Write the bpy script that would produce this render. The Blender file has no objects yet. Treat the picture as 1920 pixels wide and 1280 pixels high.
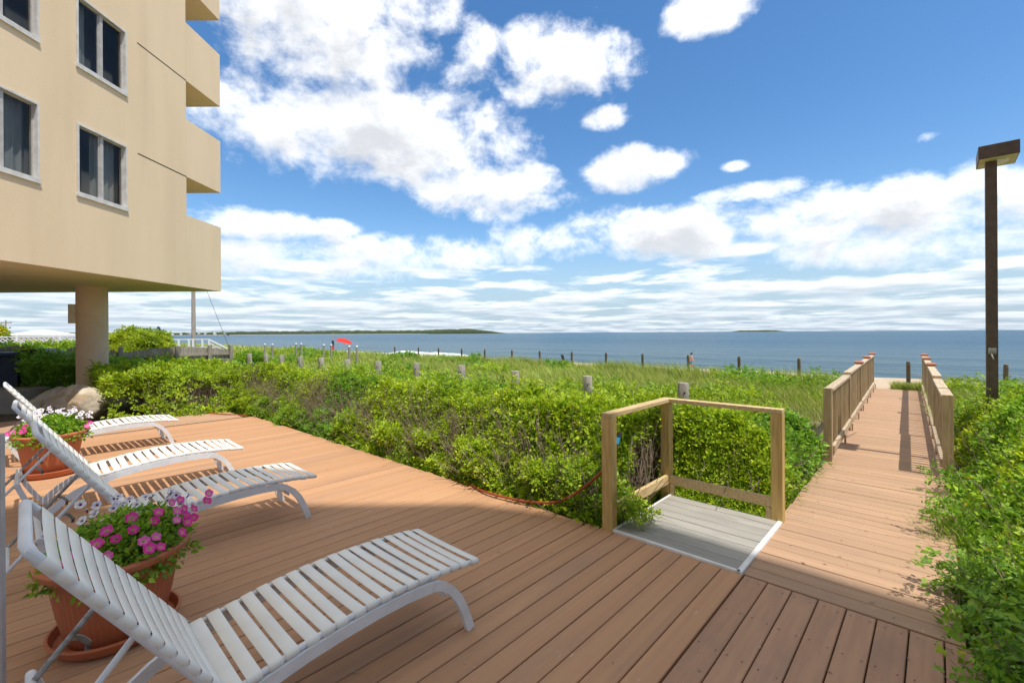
import bpy, math, random
import numpy as np
from mathutils import Vector, Matrix

SC = bpy.context.scene
COL = SC.collection
PI = math.pi
D = math.radians
rng = np.random.default_rng(7)
random.seed(7)

# ------------------------------------------------------------------ camera
cam_d = bpy.data.cameras.new('camera')
cam = bpy.data.objects.new('camera', cam_d)
COL.objects.link(cam)
cam.location = (0, 0, 1.65)
cam.rotation_euler = (Matrix.Rotation(D(90), 3, 'X') @ Matrix.Rotation(D(-0.35), 3, 'Z')).to_euler()
cam_d.sensor_width = 36.0
cam_d.lens = 853.0 / 1920.0 * 36.0
cam_d.shift_y = -16.0 / 1920.0
cam_d.clip_start = 0.05
cam_d.clip_end = 60000.0
SC.camera = cam

# ------------------------------------------------------------------ light
A47 = D(47.0)                       # direction of the deck boards, from +X towards +Y
CU, SU = math.cos(A47), math.sin(A47)
SUN_EL = D(67.5)
SUN_AZ_VEC = (SU, -CU)              # horizontal direction towards the sun
sun_d = bpy.data.lights.new('sun', 'SUN')
sun = bpy.data.objects.new('sun', sun_d)
COL.objects.link(sun)
sdir = Vector((SUN_AZ_VEC[0] * math.cos(SUN_EL), SUN_AZ_VEC[1] * math.cos(SUN_EL), math.sin(SUN_EL)))
sun.rotation_euler = sdir.to_track_quat('Z', 'Y').to_euler()
sun.location = (20, -20, 60)
sun_d.energy = 2.0
sun_d.angle = D(0.53)
sun_d.color = (1.0, 0.95, 0.87)

SC.view_settings.view_transform = 'Standard'
SC.view_settings.look = 'None'
SC.view_settings.exposure = 1.23
SC.view_settings.gamma = 1.0
SC.view_settings.use_curve_mapping = False
SC.render.engine = 'CYCLES'
SC.cycles.use_denoising = True
SC.cycles.max_bounces = 8
SC.cycles.transparent_max_bounces = 8

SKY_STRENGTH = 0.075
CLOUD_STRENGTH = 0.70


class NT:
    """small helper to wire shader nodes"""
    def __init__(self, tree):
        self.t = tree; self.n = tree.nodes; self.l = tree.links
        self.n.clear()
    def node(self, typ, **kw):
        nd = self.n.new(typ)
        for k, v in kw.items():
            setattr(nd, k, v)
        return nd
    def put(self, sock, val):
        if isinstance(val, bpy.types.NodeSocket):
            self.l.new(val, sock)
        elif isinstance(val, (tuple, list)) and sock.type == 'RGBA' and len(val) == 3:
            sock.default_value = (*val, 1)
        else:
            sock.default_value = val
    def math(self, op, a, b=0.0, c=None, clamp=False):
        nd = self.node('ShaderNodeMath', operation=op, use_clamp=clamp)
        self.put(nd.inputs[0], a); self.put(nd.inputs[1], b)
        if c is not None: self.put(nd.inputs[2], c)
        return nd.outputs[0]
    def vmath(self, op, a, b=(0, 0, 0), out=0):
        nd = self.node('ShaderNodeVectorMath', operation=op)
        self.put(nd.inputs[0], a)
        if op == 'SCALE': self.put(nd.inputs['Scale'], b)
        else: self.put(nd.inputs[1], b)
        return nd.outputs[out]
    def noise(self, vec, scale, detail=4.0, rough=0.55, dist=0.0):
        nd = self.node('ShaderNodeTexNoise')
        if vec is not None: self.put(nd.inputs['Vector'], vec)
        nd.inputs['Scale'].default_value = scale; nd.inputs['Detail'].default_value = detail
        nd.inputs['Roughness'].default_value = rough; nd.inputs['Distortion'].default_value = dist
        return nd.outputs['Fac']
    def ramp(self, fac, lo, hi, a=0.0, b=1.0, interp='SMOOTHSTEP'):
        nd = self.node('ShaderNodeMapRange', interpolation_type=interp)
        self.put(nd.inputs['Value'], fac)
        for k, v in (('From Min', lo), ('From Max', hi), ('To Min', a), ('To Max', b)):
            self.put(nd.inputs[k], v)
        return nd.outputs['Result']
    def mix(self, fac, a, b, blend='MIX'):
        nd = self.node('ShaderNodeMix', data_type='RGBA', blend_type=blend)
        self.put(nd.inputs['Factor'], fac); self.put(nd.inputs['A'], a); self.put(nd.inputs['B'], b)
        return nd.outputs['Result']
    def mixf(self, fac, a, b):
        nd = self.node('ShaderNodeMix', data_type='FLOAT')
        self.put(nd.inputs['Factor'], fac); self.put(nd.inputs['A'], a); self.put(nd.inputs['B'], b)
        return nd.outputs['Result']


def az_el(px, py):
    """direction of a cloud as azimuth / elevation, from where it stands in the photograph"""
    a, b = (px - 960) / 853.0, (624 - py) / 853.0
    return math.atan2(a, 1.0), math.atan2(b, math.hypot(a, 1.0))


CLOUDS = [  # az/el centre and size (given through photograph pixels), weight
    (600, 20, 330, 190, 1.0), (690, 250, 360, 105, 1.0), (500, 215, 180, 90, .9), (930, 360, 165, 62, .95), (1050, 120, 150, 100, .95),
    (1190, 320, 135, 45, .85), (1325, 25, 95, 65, .85), (890, 90, 75, 75, .7), (1130, 220, 70, 32, .55),
    (1370, 316, 45, 16, .55), (1735, 265, 45, 20, .5), (1400, 365, 130, 26, .65), (470, 415, 150, 36, .8),
    (800, 475, 220, 46, .85), (1240, 440, 380, 58, .95), (1720, 410, 380, 100, 1.0), (560, 490, 300, 45, .75),
    (1690, 470, 320, 40, .8), (640, 425, 80, 22, .5), (1560, 395, 170, 30, .7), (300, 380, 140, 60, .6),
]


def build_world():
    w = bpy.data.worlds.new('World'); SC.world = w; w.use_nodes = True
    w.cycles.sampling_method = 'MANUAL'; w.cycles.sample_map_resolution = 512
    t = NT(w.node_tree)
    out = t.node('ShaderNodeOutputWorld')
    sky = t.node('ShaderNodeTexSky', sky_type='NISHITA')
    sky.sun_disc = False
    sky.sun_elevation = SUN_EL
    sky.sun_rotation = math.atan2(SUN_AZ_VEC[0], SUN_AZ_VEC[1])
    sky.altitude = 0; sky.air_density = 1.0; sky.dust_density = 0.5; sky.ozone_density = 2.0
    tc = t.node('ShaderNodeTexCoord')
    d = t.vmath('NORMALIZE', tc.outputs['Generated'])
    sep = t.node('ShaderNodeSeparateXYZ'); t.put(sep.inputs[0], d)
    X, Y, Z = sep.outputs
    az = t.math('ARCTAN2', X, Y)
    el = t.math('ARCSINE', Z)

    def density(daz, del_):
        a = t.math('ADD', az, daz); e = t.math('ADD', el, del_)
        # placed cumulus: union of soft ellipses in azimuth / elevation
        E = None
        for (px, py, rx, ry, wt) in CLOUDS:
            ca, ce = az_el(px, py)
            hx, hy = (px - 960) / 853.0, (624 - py) / 853.0
            ra = rx / 853.0 / (1 + hx * hx)
            re = ry / 853.0 / math.sqrt(1 + hx * hx) / (1 + hy * hy)
            qa = t.math('MULTIPLY', t.math('SUBTRACT', a, ca), 1 / ra)
            qe = t.math('MULTIPLY', t.math('SUBTRACT', e, ce), 1 / re)
            r2 = t.math('MULTIPLY_ADD', qa, qa, t.math('MULTIPLY', qe, qe))
            v = t.math('SUBTRACT', wt, r2)
            E = v if E is None else t.math('SMOOTH_MAX', E, v, 0.25)
        E = t.math('MAXIMUM', E, -1.0)
        cv = t.node('ShaderNodeCombineXYZ')
        t.put(cv.inputs[0], a); t.put(cv.inputs[1], t.math('MULTIPLY', e, 1.35))
        n1 = t.noise(cv.outputs[0], 6.0, 10.0, 0.62, 0.15)
        big = t.math('MULTIPLY_ADD', E, 0.38, t.math('MULTIPLY', t.math('SUBTRACT', n1, 0.5), 1.55))
        big = t.math('SUBTRACT', big, 0.02)
        # cloud deck towards the horizon and over the rest of the sky
        ez = t.math('ADD', t.math('MAXIMUM', t.math('SINE', e), 0.0), 0.055)
        pc = t.node('ShaderNodeCombineXYZ')
        t.put(pc.inputs[0], t.math('DIVIDE', t.math('SINE', a), ez)); t.put(pc.inputs[1], t.math('DIVIDE', t.math('COSINE', a), ez))
        n2 = t.noise(pc.outputs[0], 0.75, 7.0, 0.58, 0.2)
        cov = t.math('ADD', t.ramp(e, 0.03, 0.30, 0.09, -0.17), t.ramp(e, 0.60, 0.78, 0.0, 0.38))  # second ramp: extra cloud overhead, above the view, added to brighten the shaded deck
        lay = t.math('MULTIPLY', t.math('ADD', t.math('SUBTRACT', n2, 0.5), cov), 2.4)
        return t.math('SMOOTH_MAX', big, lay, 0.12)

    d0 = density(0.0, 0.0)
    d1 = density(0.012, t.math('MULTIPLY_ADD', el, 0.11, 0.006))          # towards the sun: how much cloud lies above
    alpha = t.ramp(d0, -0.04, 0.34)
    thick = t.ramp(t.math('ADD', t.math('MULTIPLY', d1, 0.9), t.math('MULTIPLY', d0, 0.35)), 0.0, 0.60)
    ccol = t.mix(thick, (0.90, 0.90, 0.90), (0.47, 0.485, 0.51))
    hz = t.ramp(el, 0.0, 0.22)
    ccol = t.mix(hz, t.mix(0.45, ccol, (0.36, 0.46, 0.56)), ccol)
    alpha = t.math('MULTIPLY', alpha, t.ramp(el, 0.0, 0.12, 0.72, 0.97))
    haze = t.ramp(el, 0.0, 0.24, 0.88, 0.0)
    bs = t.node('ShaderNodeBackground'); hs = t.node('ShaderNodeHueSaturation'); hs.inputs['Saturation'].default_value = 1.26; t.put(hs.inputs['Color'], sky.outputs[0]); t.put(bs.inputs[0], hs.outputs[0]); bs.inputs[1].default_value = SKY_STRENGTH
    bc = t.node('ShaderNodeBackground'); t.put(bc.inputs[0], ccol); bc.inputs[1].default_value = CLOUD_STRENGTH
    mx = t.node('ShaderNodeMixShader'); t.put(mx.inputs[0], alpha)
    bh = t.node('ShaderNodeBackground'); t.put(bh.inputs[0], (.265, .355, .455)); bh.inputs[1].default_value = CLOUD_STRENGTH
    mh = t.node('ShaderNodeMixShader'); t.put(mh.inputs[0], haze)
    t.l.new(bs.outputs[0], mh.inputs[1]); t.l.new(bh.outputs[0], mh.inputs[2])
    t.l.new(mh.outputs[0], mx.inputs[1]); t.l.new(bc.outputs[0], mx.inputs[2])
    t.l.new(mx.outputs[0], out.inputs[0])


build_world()

# ------------------------------------------------------------------ materials
MATS = {}


def material(name, col, col2=None, scale=8.0, rough=0.6, bump=0.0, bscale=60.0, stretch=(1, 1, 1), coord='Object',
             rand=0.0, metal=0.0, spec=0.4, detail=5.0, spots=None, trans=0.0, attr=None, lo=0.35, hi=0.65, coat=0.0, stain=None):
    m = bpy.data.materials.new(name); m.use_nodes = True
    t = NT(m.node_tree)
    out = t.node('ShaderNodeOutputMaterial')
    b = t.node('ShaderNodeBsdfPrincipled')
    tc = t.node('ShaderNodeTexCoord')
    vec = tc.outputs[coord]
    oi = t.node('ShaderNodeObjectInfo')
    vec = t.vmath('ADD', vec, t.vmath('SCALE', (37.0, 17.0, 5.0), oi.outputs['Random']))
    vs = t.vmath('MULTIPLY', vec, stretch)
    c = col
    if attr:
        an = t.node('ShaderNodeAttribute', attribute_name=attr)
        c = an.outputs['Color']
    if col2 is not None:
        n = t.noise(vs, scale, detail)
        c = t.mix(t.ramp(n, lo, hi), c, col2)
    if spots:
        (sc_, sc_col, th) = spots
        n = t.noise(vec, sc_, 3.0)
        c = t.mix(t.ramp(n, th, th + 0.06), c, sc_col)
    if stain:
        (st_s, st_str, st_col, st_lo, st_hi, st_amt) = stain
        n = t.noise(t.vmath('MULTIPLY', vec, st_str), st_s, 6.0, 0.6)
        c = t.mix(t.ramp(n, st_lo, st_hi, 0.0, st_amt), c, st_col)
    if rand:
        hs = t.node('ShaderNodeHueSaturation')
        t.put(hs.inputs['Value'], t.math('MULTIPLY_ADD', oi.outputs['Random'], 2 * rand, 1 - rand))
        t.put(hs.inputs['Color'], c)
        c = hs.outputs['Color']
    t.put(b.inputs['Base Color'], c)
    b.inputs['Roughness'].default_value = rough
    b.inputs['Metallic'].default_value = metal
    b.inputs['Specular IOR Level'].default_value = spec
    b.inputs['Coat Weight'].default_value = coat
    if bump:
        nb = t.noise(vec if name.startswith('stucco') else vs, bscale, 4.0)
        bn = t.node('ShaderNodeBump'); bn.inputs['Strength'].default_value = bump; bn.inputs['Distance'].default_value = 0.01
        t.put(bn.inputs['Height'], nb); t.l.new(bn.outputs[0], b.inputs['Normal'])
    sh = b.outputs[0]
    if trans:
        tr = t.node('ShaderNodeBsdfTranslucent'); t.put(tr.inputs[0], c)
        mx = t.node('ShaderNodeMixShader'); mx.inputs[0].default_value = trans
        t.l.new(sh, mx.inputs[1]); t.l.new(tr.outputs[0], mx.inputs[2]); sh = mx.outputs[0]
    t.l.new(sh, out.inputs[0])
    MATS[name] = m
    return m


material('deck_brown', (.515, .284, .146), (.455, .25, .134), scale=3.5, rough=.72, bump=.3, bscale=120, rand=.075, stretch=(.5, 7, 7), spots=(55, (.54, .36, .25), .67), stain=(1.6, (1, 1, 1), (.30, .19, .13), .52, .72, .55), detail=8)
material('panel_brown', (.46, .262, .155), (.40, .23, .14), scale=4.0, rough=.75, bump=.3, bscale=120, rand=.06, stretch=(.5, 7, 7), spots=(70, (.46, .33, .25), .68), stain=(1.8, (1, 1, 1), (.29, .19, .14), .5, .72, .5), detail=8)
material('walk_brown', (.465, .290, .175), (.405, .255, .158), scale=3.0, rough=.75, bump=.3, bscale=120, rand=.06, stretch=(.5, 7, 7), spots=(35, (.60, .46, .35), .68), stain=(1.5, (1, 1, 1), (.36, .235, .165), .5, .72, .5), detail=8)
material('grey_board', (.375, .355, .315), (.31, .295, .265), scale=4.0, rough=.75, bump=.25, bscale=150, rand=.05, stretch=(.7, 3, 3))
material('white_trim', (.80, .80, .78), (.70, .70, .68), scale=10, rough=.5)
material('deck_under', (.10, .065, .045), (.07, .05, .035), scale=4, rough=.9)
material('new_wood', (.60, .42, .15), (.47, .31, .10), scale=5, rough=.7, bump=.3, bscale=30, stretch=(9, 9, .8), rand=.06)
material('new_wood_top', (.60, .45, .23), (.48, .34, .16), scale=5, rough=.75, bump=.3, bscale=30, stretch=(1, 9, 9), rand=.08)
material('rail_wood', (.53, .40, .24), (.40, .295, .17), scale=5, rough=.8, bump=.35, bscale=30, stretch=(9, 9, .8), rand=.10)
material('rail_wood_flat', (.57, .45, .31), (.44, .34, .23), scale=5, rough=.8, bump=.35, bscale=30, stretch=(.8, 9, 9), rand=.10)
material('grey_wood', (.40, .36, .30), (.25, .22, .185), scale=4, rough=.9, bump=.5, bscale=25, stretch=(9, 9, .7), rand=.12)
material('dark_wood', (.21, .165, .115), (.13, .105, .075), scale=5, rough=.9, bump=.4, bscale=25, stretch=(9, 9, .8), rand=.12)
material('copper_cap', (.45, .17, .095), (.36, .14, .085), scale=20, rough=.5, rand=.05)
material('stucco', (.81, .635, .43), (.75, .58, .385), scale=1.1, rough=.92, bump=.28, bscale=40, stain=(1.0, (1.7, 1.7, .10), (.58, .44, .29), .53, .80, .28), spots=(16, (.80, .63, .42), .64), stretch=(1.0, 1.0, .22), lo=.35, hi=.75)
material('stucco_col', (.76, .55, .36), (.70, .49, .32), scale=1.5, rough=.9, bump=.4, bscale=45)
material('joint_dark', (.10, .075, .05), rough=.9)
material('window_white', (.70, .68, .65), (.58, .56, .53), scale=6, rough=.45)
material('window_metal', (.50, .47, .45), (.42, .40, .38), scale=8, rough=.4)
material('room_dark', (.22, .22, .225), (.28, .28, .285), scale=2, rough=.9)
material('curtain', (.36, .36, .35), (.31, .31, .30), scale=6, rough=.9, stretch=(1, 5, .25))
material('white_metal', (.74, .76, .78), (.66, .68, .70), scale=9, rough=.38, spots=(34, (.36, .35, .34), .735))
material('worn_metal', (.42, .42, .41), (.20, .19, .18), scale=26, rough=.45, metal=.25)
material('vinyl', (.80, .78, .71), (.74, .72, .66), scale=5, rough=.42, rand=.03)
material('terracotta', (.50, .155, .065), (.42, .125, .055), scale=3, rough=.5, bump=.1, bscale=90, stain=(2.2, (1, 1, .5), (.52, .27, .16), .52, .75, .45))
material('soil', (.06, .04, .028), (.03, .02, .015), scale=30, rough=.95, bump=.6, bscale=60)
material('sand', (.50, .385, .255), (.42, .32, .21), scale=1.2, rough=.95, bump=.4, bscale=25)
material('concrete', (.42, .37, .32), (.35, .31, .27), scale=3, rough=.9, bump=.3, bscale=80)
material('path_tan', (.47, .285, .175), (.42, .26, .165), scale=2, rough=.85, bump=.3, bscale=80)
material('gravel', (.45, .41, .36), (.30, .27, .24), scale=14, rough=.9, rand=.3)
material('rock', (.62, .54, .43), (.40, .33, .25), scale=3.2, rough=.9, bump=1.0, bscale=9, detail=10, spots=(1.6, (.40, .30, .19), .56), stain=(4.0, (1, 1, 1), (.24, .20, .16), .50, .66, .7))
material('brown_metal', (.125, .088, .066), (.095, .066, .05), scale=12, rough=.5, spots=(18, (.14, .10, .075), .74))
material('lens', (.62, .58, .40), (.48, .48, .28), scale=7, rough=.25)
material('hose', (.34, .065, .025), (.27, .05, .02), scale=12, rough=.45)
material('blue_plastic', (.03, .30, .48), rough=.35)
material('dark_plastic', (.03, .03, .035), rough=.5)
material('cart_blue', (.025, .045, .095), (.02, .035, .075), scale=6, rough=.5)
material('navy_cloth', (.028, .045, .15), (.02, .034, .11), scale=9, rough=.9)
material('red_cloth', (.68, .045, .025), (.55, .03, .02), scale=5, rough=.8, trans=.15)
material('white_cloth', (.78, .77, .74), rough=.8)
material('pole_wood', (.42, .37, .31), (.32, .28, .23), scale=4, rough=.9, stretch=(9, 9, .5))
material('twig', (.36, .275, .20), (.24, .18, .13), scale=9, rough=.9, rand=.1)
material('leaf', (.1, .2, .03), rough=.5, trans=.40, attr='Col', spec=.35)
material('grass', (.2, .3, .05), rough=.6, trans=.3, attr='Col', spec=.3)
material('petal', (.7, .1, .4), rough=.55, trans=.25, attr='Col', spec=.2)
material('skin', (.62, .33, .21), rough=.6)
material('hair', (.04, .025, .018), rough=.7)
material('teal_cloth', (.04, .26, .30), rough=.8)
material('dark_cloth', (.03, .035, .05), rough=.85)
material('shore_trees', (.040, .062, .030), (.065, .085, .035), scale=.03, rough=.95, detail=8)
material('shore_sand', (.45, .40, .32), rough=.95)
material('far_house', (.55, .53, .50), rough=.8, rand=.35)
material('lattice_white', (.78, .78, .77), rough=.6)
material('fixture', (.70, .60, .42), (.62, .52, .36), scale=8, rough=.6)
material('rope', (.45, .42, .36), rough=.9)
material('foam', (.86, .88, .88), (.7, .76, .78), scale=2.5, rough=.8)


def ground_material():
    m = bpy.data.materials.new('ground_cover'); m.use_nodes = True
    t = NT(m.node_tree)
    out = t.node('ShaderNodeOutputMaterial'); b = t.node('ShaderNodeBsdfPrincipled')
    an = t.node('ShaderNodeAttribute', attribute_name='sandy')
    tc = t.node('ShaderNodeTexCoord')
    n1 = t.noise(tc.outputs['Object'], 3.0, 8.0); n2 = t.noise(tc.outputs['Object'], 22.0, 5.0)
    litter = t.mix(t.ramp(n2, .35, .65), (.16, .115, .07), (.28, .22, .14))
    litter = t.mix(t.ramp(n1, .45, .62), litter, (.12, .13, .045))
    sand = t.mix(t.ramp(n1, .35, .7), (.52, .40, .27), (.43, .33, .22))
    f = t.math('ADD', an.outputs['Fac'], t.math('MULTIPLY', t.math('SUBTRACT', n1, .5), .5))
    t.put(b.inputs['Base Color'], t.mix(t.ramp(f, .4, .6), litter, sand))
    b.inputs['Roughness'].default_value = .95
    bn = t.node('ShaderNodeBump'); bn.inputs['Strength'].default_value = .6; bn.inputs['Distance'].default_value = .03
    t.put(bn.inputs['Height'], n2); t.l.new(bn.outputs[0], b.inputs['Normal'])
    t.l.new(b.outputs[0], out.inputs[0])
    MATS['ground_cover'] = m


def water_material():
    m = bpy.data.materials.new('sea_water'); m.use_nodes = True
    t = NT(m.node_tree)
    out = t.node('ShaderNodeOutputMaterial'); b = t.node('ShaderNodeBsdfPrincipled')
    tc = t.node('ShaderNodeTexCoord')
    v = tc.outputs['Object']                       # local x runs out to sea, y along the shore
    n0 = t.noise(t.vmath('MULTIPLY', v, (.012, .0025, 1)), 1.0, 4.0)
    c = t.mix(t.ramp(n0, .35, .65), (.022, .078, .130), (.032, .098, .155))
    sep = t.node('ShaderNodeSeparateXYZ'); t.put(sep.inputs[0], v)
    shallow = t.ramp(sep.outputs[0], 45, 190, 1.0, 0.0)
    c = t.mix(t.math('MULTIPLY', shallow, .6), c, (.10, .15, .16))
    t.put(b.inputs['Base Color'], c)
    b.inputs['Roughness'].default_value = .3
    b.inputs['IOR'].default_value = 1.33
    b.inputs['Specular IOR Level'].default_value = .11
    w1 = t.noise(t.vmath('MULTIPLY', v, (.55, .22, 1)), 1.0, 6.0, .62)
    w2 = t.noise(t.vmath('MULTIPLY', v, (.10, .03, 1)), 1.0, 3.0, .5)
    h = t.math('ADD', t.math('MULTIPLY', w1, .75), t.math('MULTIPLY', w2, 1.6))
    bn = t.node('ShaderNodeBump'); bn.inputs['Strength'].default_value = 1.0; bn.inputs['Distance'].default_value = 1.0
    t.put(bn.inputs['Height'], h); t.l.new(bn.outputs[0], b.inputs['Normal'])
    t.l.new(b.outputs[0], out.inputs[0])
    MATS['sea_water'] = m


def glass_material():
    m = bpy.data.materials.new('window_glass'); m.use_nodes = True
    t = NT(m.node_tree)
    out = t.node('ShaderNodeOutputMaterial')
    g = t.node('ShaderNodeBsdfGlossy'); g.inputs['Roughness'].default_value = .03
    g.inputs[0].default_value = (.9, .88, .84, 1)
    tr = t.node('ShaderNodeBsdfTransparent'); tr.inputs[0].default_value = (.72, .75, .76, 1)
    fr = t.node('ShaderNodeFresnel'); fr.inputs[0].default_value = 1.5
    mx = t.node('ShaderNodeMixShader')
    t.put(mx.inputs[0], t.math('MULTIPLY_ADD', fr.outputs[0], .28, .02))
    t.l.new(tr.outputs[0], mx.inputs[1]); t.l.new(g.outputs[0], mx.inputs[2])
    t.l.new(mx.outputs[0], out.inputs[0])
    MATS['window_glass'] = m


ground_material(); water_material(); glass_material()

# ------------------------------------------------------------------ mesh helpers


class MB:
    """collects simple shapes and links them as one mesh object"""
    def __init__(self):
        self.v = []; self.f = []
    def add(self, verts, faces):
        o = len(self.v)
        self.v += [tuple(p) for p in verts]
        self.f += [tuple(i + o for i in fc) for fc in faces]
        return self
    def box(self, x0, x1, y0, y1, z0, z1, ch=0.0):
        if ch <= 0:
            vs = [(x, y, z) for z in (z0, z1) for y in (y0, y1) for x in (x0, x1)]
            return self.add(vs, [(0, 2, 3, 1), (4, 5, 7, 6), (0, 1, 5, 4), (2, 6, 7, 3), (0, 4, 6, 2), (1, 3, 7, 5)])
        vs = []
        for (z, i) in ((z0, ch), (z0 + ch, 0), (z1 - ch, 0), (z1, ch)):
            vs += [(x0 + i + (ch if i == 0 else 0) * 0, y0 + i, z), (x1 - i, y0 + i, z), (x1 - i, y1 - i, z), (x0 + i, y1 - i, z)]
        fs = [(3, 2, 1, 0), (12, 13, 14, 15)]
        for k in range(3):
            for j in range(4):
                a, b = k * 4 + j, k * 4 + (j + 1) % 4
                fs.append((a, b, b + 4, a + 4))
        return self.add(vs, fs)
    def prism(self, poly, axis, a0, a1):
        """polygon in the two other axes (in x,y,z order), extruded along axis from a0 to a1"""
        n = len(poly); vs = []
        for a in (a0, a1):
            for (p, q) in poly:
                vs.append({'x': (a, p, q), 'y': (p, a, q), 'z': (p, q, a)}[axis])
        fs = [tuple(range(n))[::-1], tuple(range(n, 2 * n))] + [(i, (i + 1) % n, n + (i + 1) % n, n + i) for i in range(n)]
        return self.add(vs, fs)
    def sweep(self, path, prof, closed=True, up=(0, 0, 1), caps=True):
        """profile (side, up) swept along a path"""
        P = [Vector(p) for p in path]; n = len(prof); vs = []; U0 = Vector(up)
        for i, p in enumerate(P):
            tg = (P[min(i + 1, len(P) - 1)] - P[max(i - 1, 0)]).normalized()
            s = tg.cross(U0)
            if s.length < 1e-4: s = tg.cross(Vector((1, 0, 0)))
            s.normalize(); u = s.cross(tg).normalized()
            vs += [p + s * a + u * b for (a, b) in prof]
        fs = []
        for i in range(len(P) - 1):
            for j in range(n if closed else n - 1):
                a, b = i * n + j, i * n + (j + 1) % n
                fs.append((a, b, b + n, a + n))
        if caps and closed:
            fs += [tuple(range(n))[::-1], tuple(range((len(P) - 1) * n, len(P) * n))]
        return self.add(vs, fs)
    def tube(self, path, r, seg=8):
        return self.sweep(path, [(r * math.cos(2 * PI * k / seg), r * math.sin(2 * PI * k / seg)) for k in range(seg)])
    def lathe(self, prof, seg=32, flute=None, c=(0, 0)):
        vs = []; m = len(prof)
        for k in range(seg):
            a = 2 * PI * k / seg
            for (r, z) in prof:
                rr = r if flute is None else flute(r, z, a)
                vs.append((c[0] + rr * math.cos(a), c[1] + rr * math.sin(a), z))
        fs = []
        for k in range(seg):
            k2 = (k + 1) % seg
            for i in range(m - 1):
                fs.append((k * m + i, k2 * m + i, k2 * m + i + 1, k * m + i + 1))
        return self.add(vs, fs)
    def mesh(self, name, mat, smooth=False):
        me = bpy.data.meshes.new(name)
        me.from_pydata(self.v, [], self.f); me.update()
        if mat: me.materials.append(MATS[mat])
        if smooth:
            me.polygons.foreach_set('use_smooth', [True] * len(me.polygons))
            if smooth != 'all': me.set_sharp_from_angle(angle=D(40))
        return me
    def build(self, name, mat, parent=None, smooth=False, loc=None, rot=None):
        return link(name, self.mesh(name, mat, smooth), parent, loc, rot)


def link(name, data, parent=None, loc=None, rot=None):
    o = bpy.data.objects.new(name, data); COL.objects.link(o)
    if parent is not None: o.parent = parent
    if loc is not None: o.location = loc
    if rot is not None: o.rotation_euler = rot if not isinstance(rot, (int, float)) else (0, 0, rot)
    return o


def tag(o, label=None, cat=None, group=None, kind=None):
    if label: o['label'] = label
    if cat: o['category'] = cat
    if group: o['group'] = group
    if kind: o['kind'] = kind
    return o


def empty(name, loc=(0, 0, 0), rz=0.0):
    return link(name, None, None, loc, rz)


def copy_tree(o, parent=None):
    c = o.copy(); COL.objects.link(c); c.parent = parent
    for ch in [x for x in ALLCH.get(o.name, [])]:
        copy_tree(ch, c)
    return c


ALLCH = {}


def index_children():
    ALLCH.clear()
    for o in bpy.data.objects:
        if o.parent: ALLCH.setdefault(o.parent.name, []).append(o)


def P(u, v, z=0.0):
    """deck frame (u along the boards towards the sea, v to the left along the shore) to world"""
    return Vector((u * CU - v * SU, u * SU + v * CU, z))


# value noise for shaping terrain and hedges
_perm = rng.random((256, 256))


def vnoise(x, y):
    x = np.asarray(x, float); y = np.asarray(y, float)
    xi = np.floor(x).astype(int); yi = np.floor(y).astype(int)
    fx = x - xi; fy = y - yi
    fx = fx * fx * (3 - 2 * fx); fy = fy * fy * (3 - 2 * fy)
    g = lambda a, b: _perm[a % 256, b % 256]
    return (g(xi, yi) * (1 - fx) + g(xi + 1, yi) * fx) * (1 - fy) + (g(xi, yi + 1) * (1 - fx) + g(xi + 1, yi + 1) * fx) * fy


def fbm(x, y, o=3):
    s = 0; a = .5; t = 0
    for k in range(o):
        s = s + a * vnoise(np.asarray(x) * 2 ** k + 17 * k, np.asarray(y) * 2 ** k + 9 * k); t += a; a *= .5
    return s / t


def sstep(a, b, x):
    t = np.clip((np.asarray(x, float) - a) / (b - a), 0, 1)
    return t * t * (3 - 2 * t)


def ground_z(u, v):
    u = np.asarray(u, float)
    z = -0.30 + 0.14 * sstep(3.3, 6, u) + 0.08 * sstep(8, 16, u) + .06 * (fbm(u * .25, np.asarray(v) * .25) - .5) * sstep(3.5, 8, u)
    z = z + 0.03 * sstep(13, 16.5, u)
    z = z - 1.25 * sstep(17.6, 22.5, u) - .85 * sstep(21, 47, u) - 3.0 * sstep(45, 90, u)
    return z


# ------------------------------------------------------------------ setting: ground, sea, far shore
def build_ground():
    us = np.concatenate([np.linspace(-300, -20, 12), np.linspace(-15, 3, 10), np.linspace(3.3, 30, 70), np.linspace(31, 95, 50)])
    vs = np.concatenate([np.linspace(-900, -60, 12), np.linspace(-50, -6, 20), np.linspace(-5, 45, 90), np.linspace(48, 140, 30), np.linspace(160, 1500, 14)])
    U, V = np.meshgrid(us, vs, indexing='ij')
    Z = ground_z(U, V)
    X = U * CU - V * SU; Y = U * SU + V * CU
    n, m = U.shape
    verts = np.stack([X, Y, Z], -1).reshape(-1, 3)
    idx = np.arange(n * m).reshape(n, m)
    q = np.stack([idx[:-1, :-1], idx[1:, :-1], idx[1:, 1:], idx[:-1, 1:]], -1).reshape(-1, 4)
    me = bpy.data.meshes.new('ground'); me.from_pydata(verts.tolist(), [], q.tolist())
    sandy = np.clip(sstep(15.6, 17.0, U) + (np.abs(V - .6) < 1.0) * .75 * (U > 12) + (np.abs(V - .5) < .85) * .7 * (U > 3) + (U < 3) * .35, 0, 1)
    a = me.attributes.new('sandy', 'FLOAT', 'POINT'); a.data.foreach_set('value', sandy.reshape(-1).astype(np.float32))
    me.materials.append(MATS['ground_cover'])
    me.polygons.foreach_set('use_smooth', [True] * len(me.polygons))
    tag(link('ground', me), kind='structure')


SEA_Z = -2.2


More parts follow.
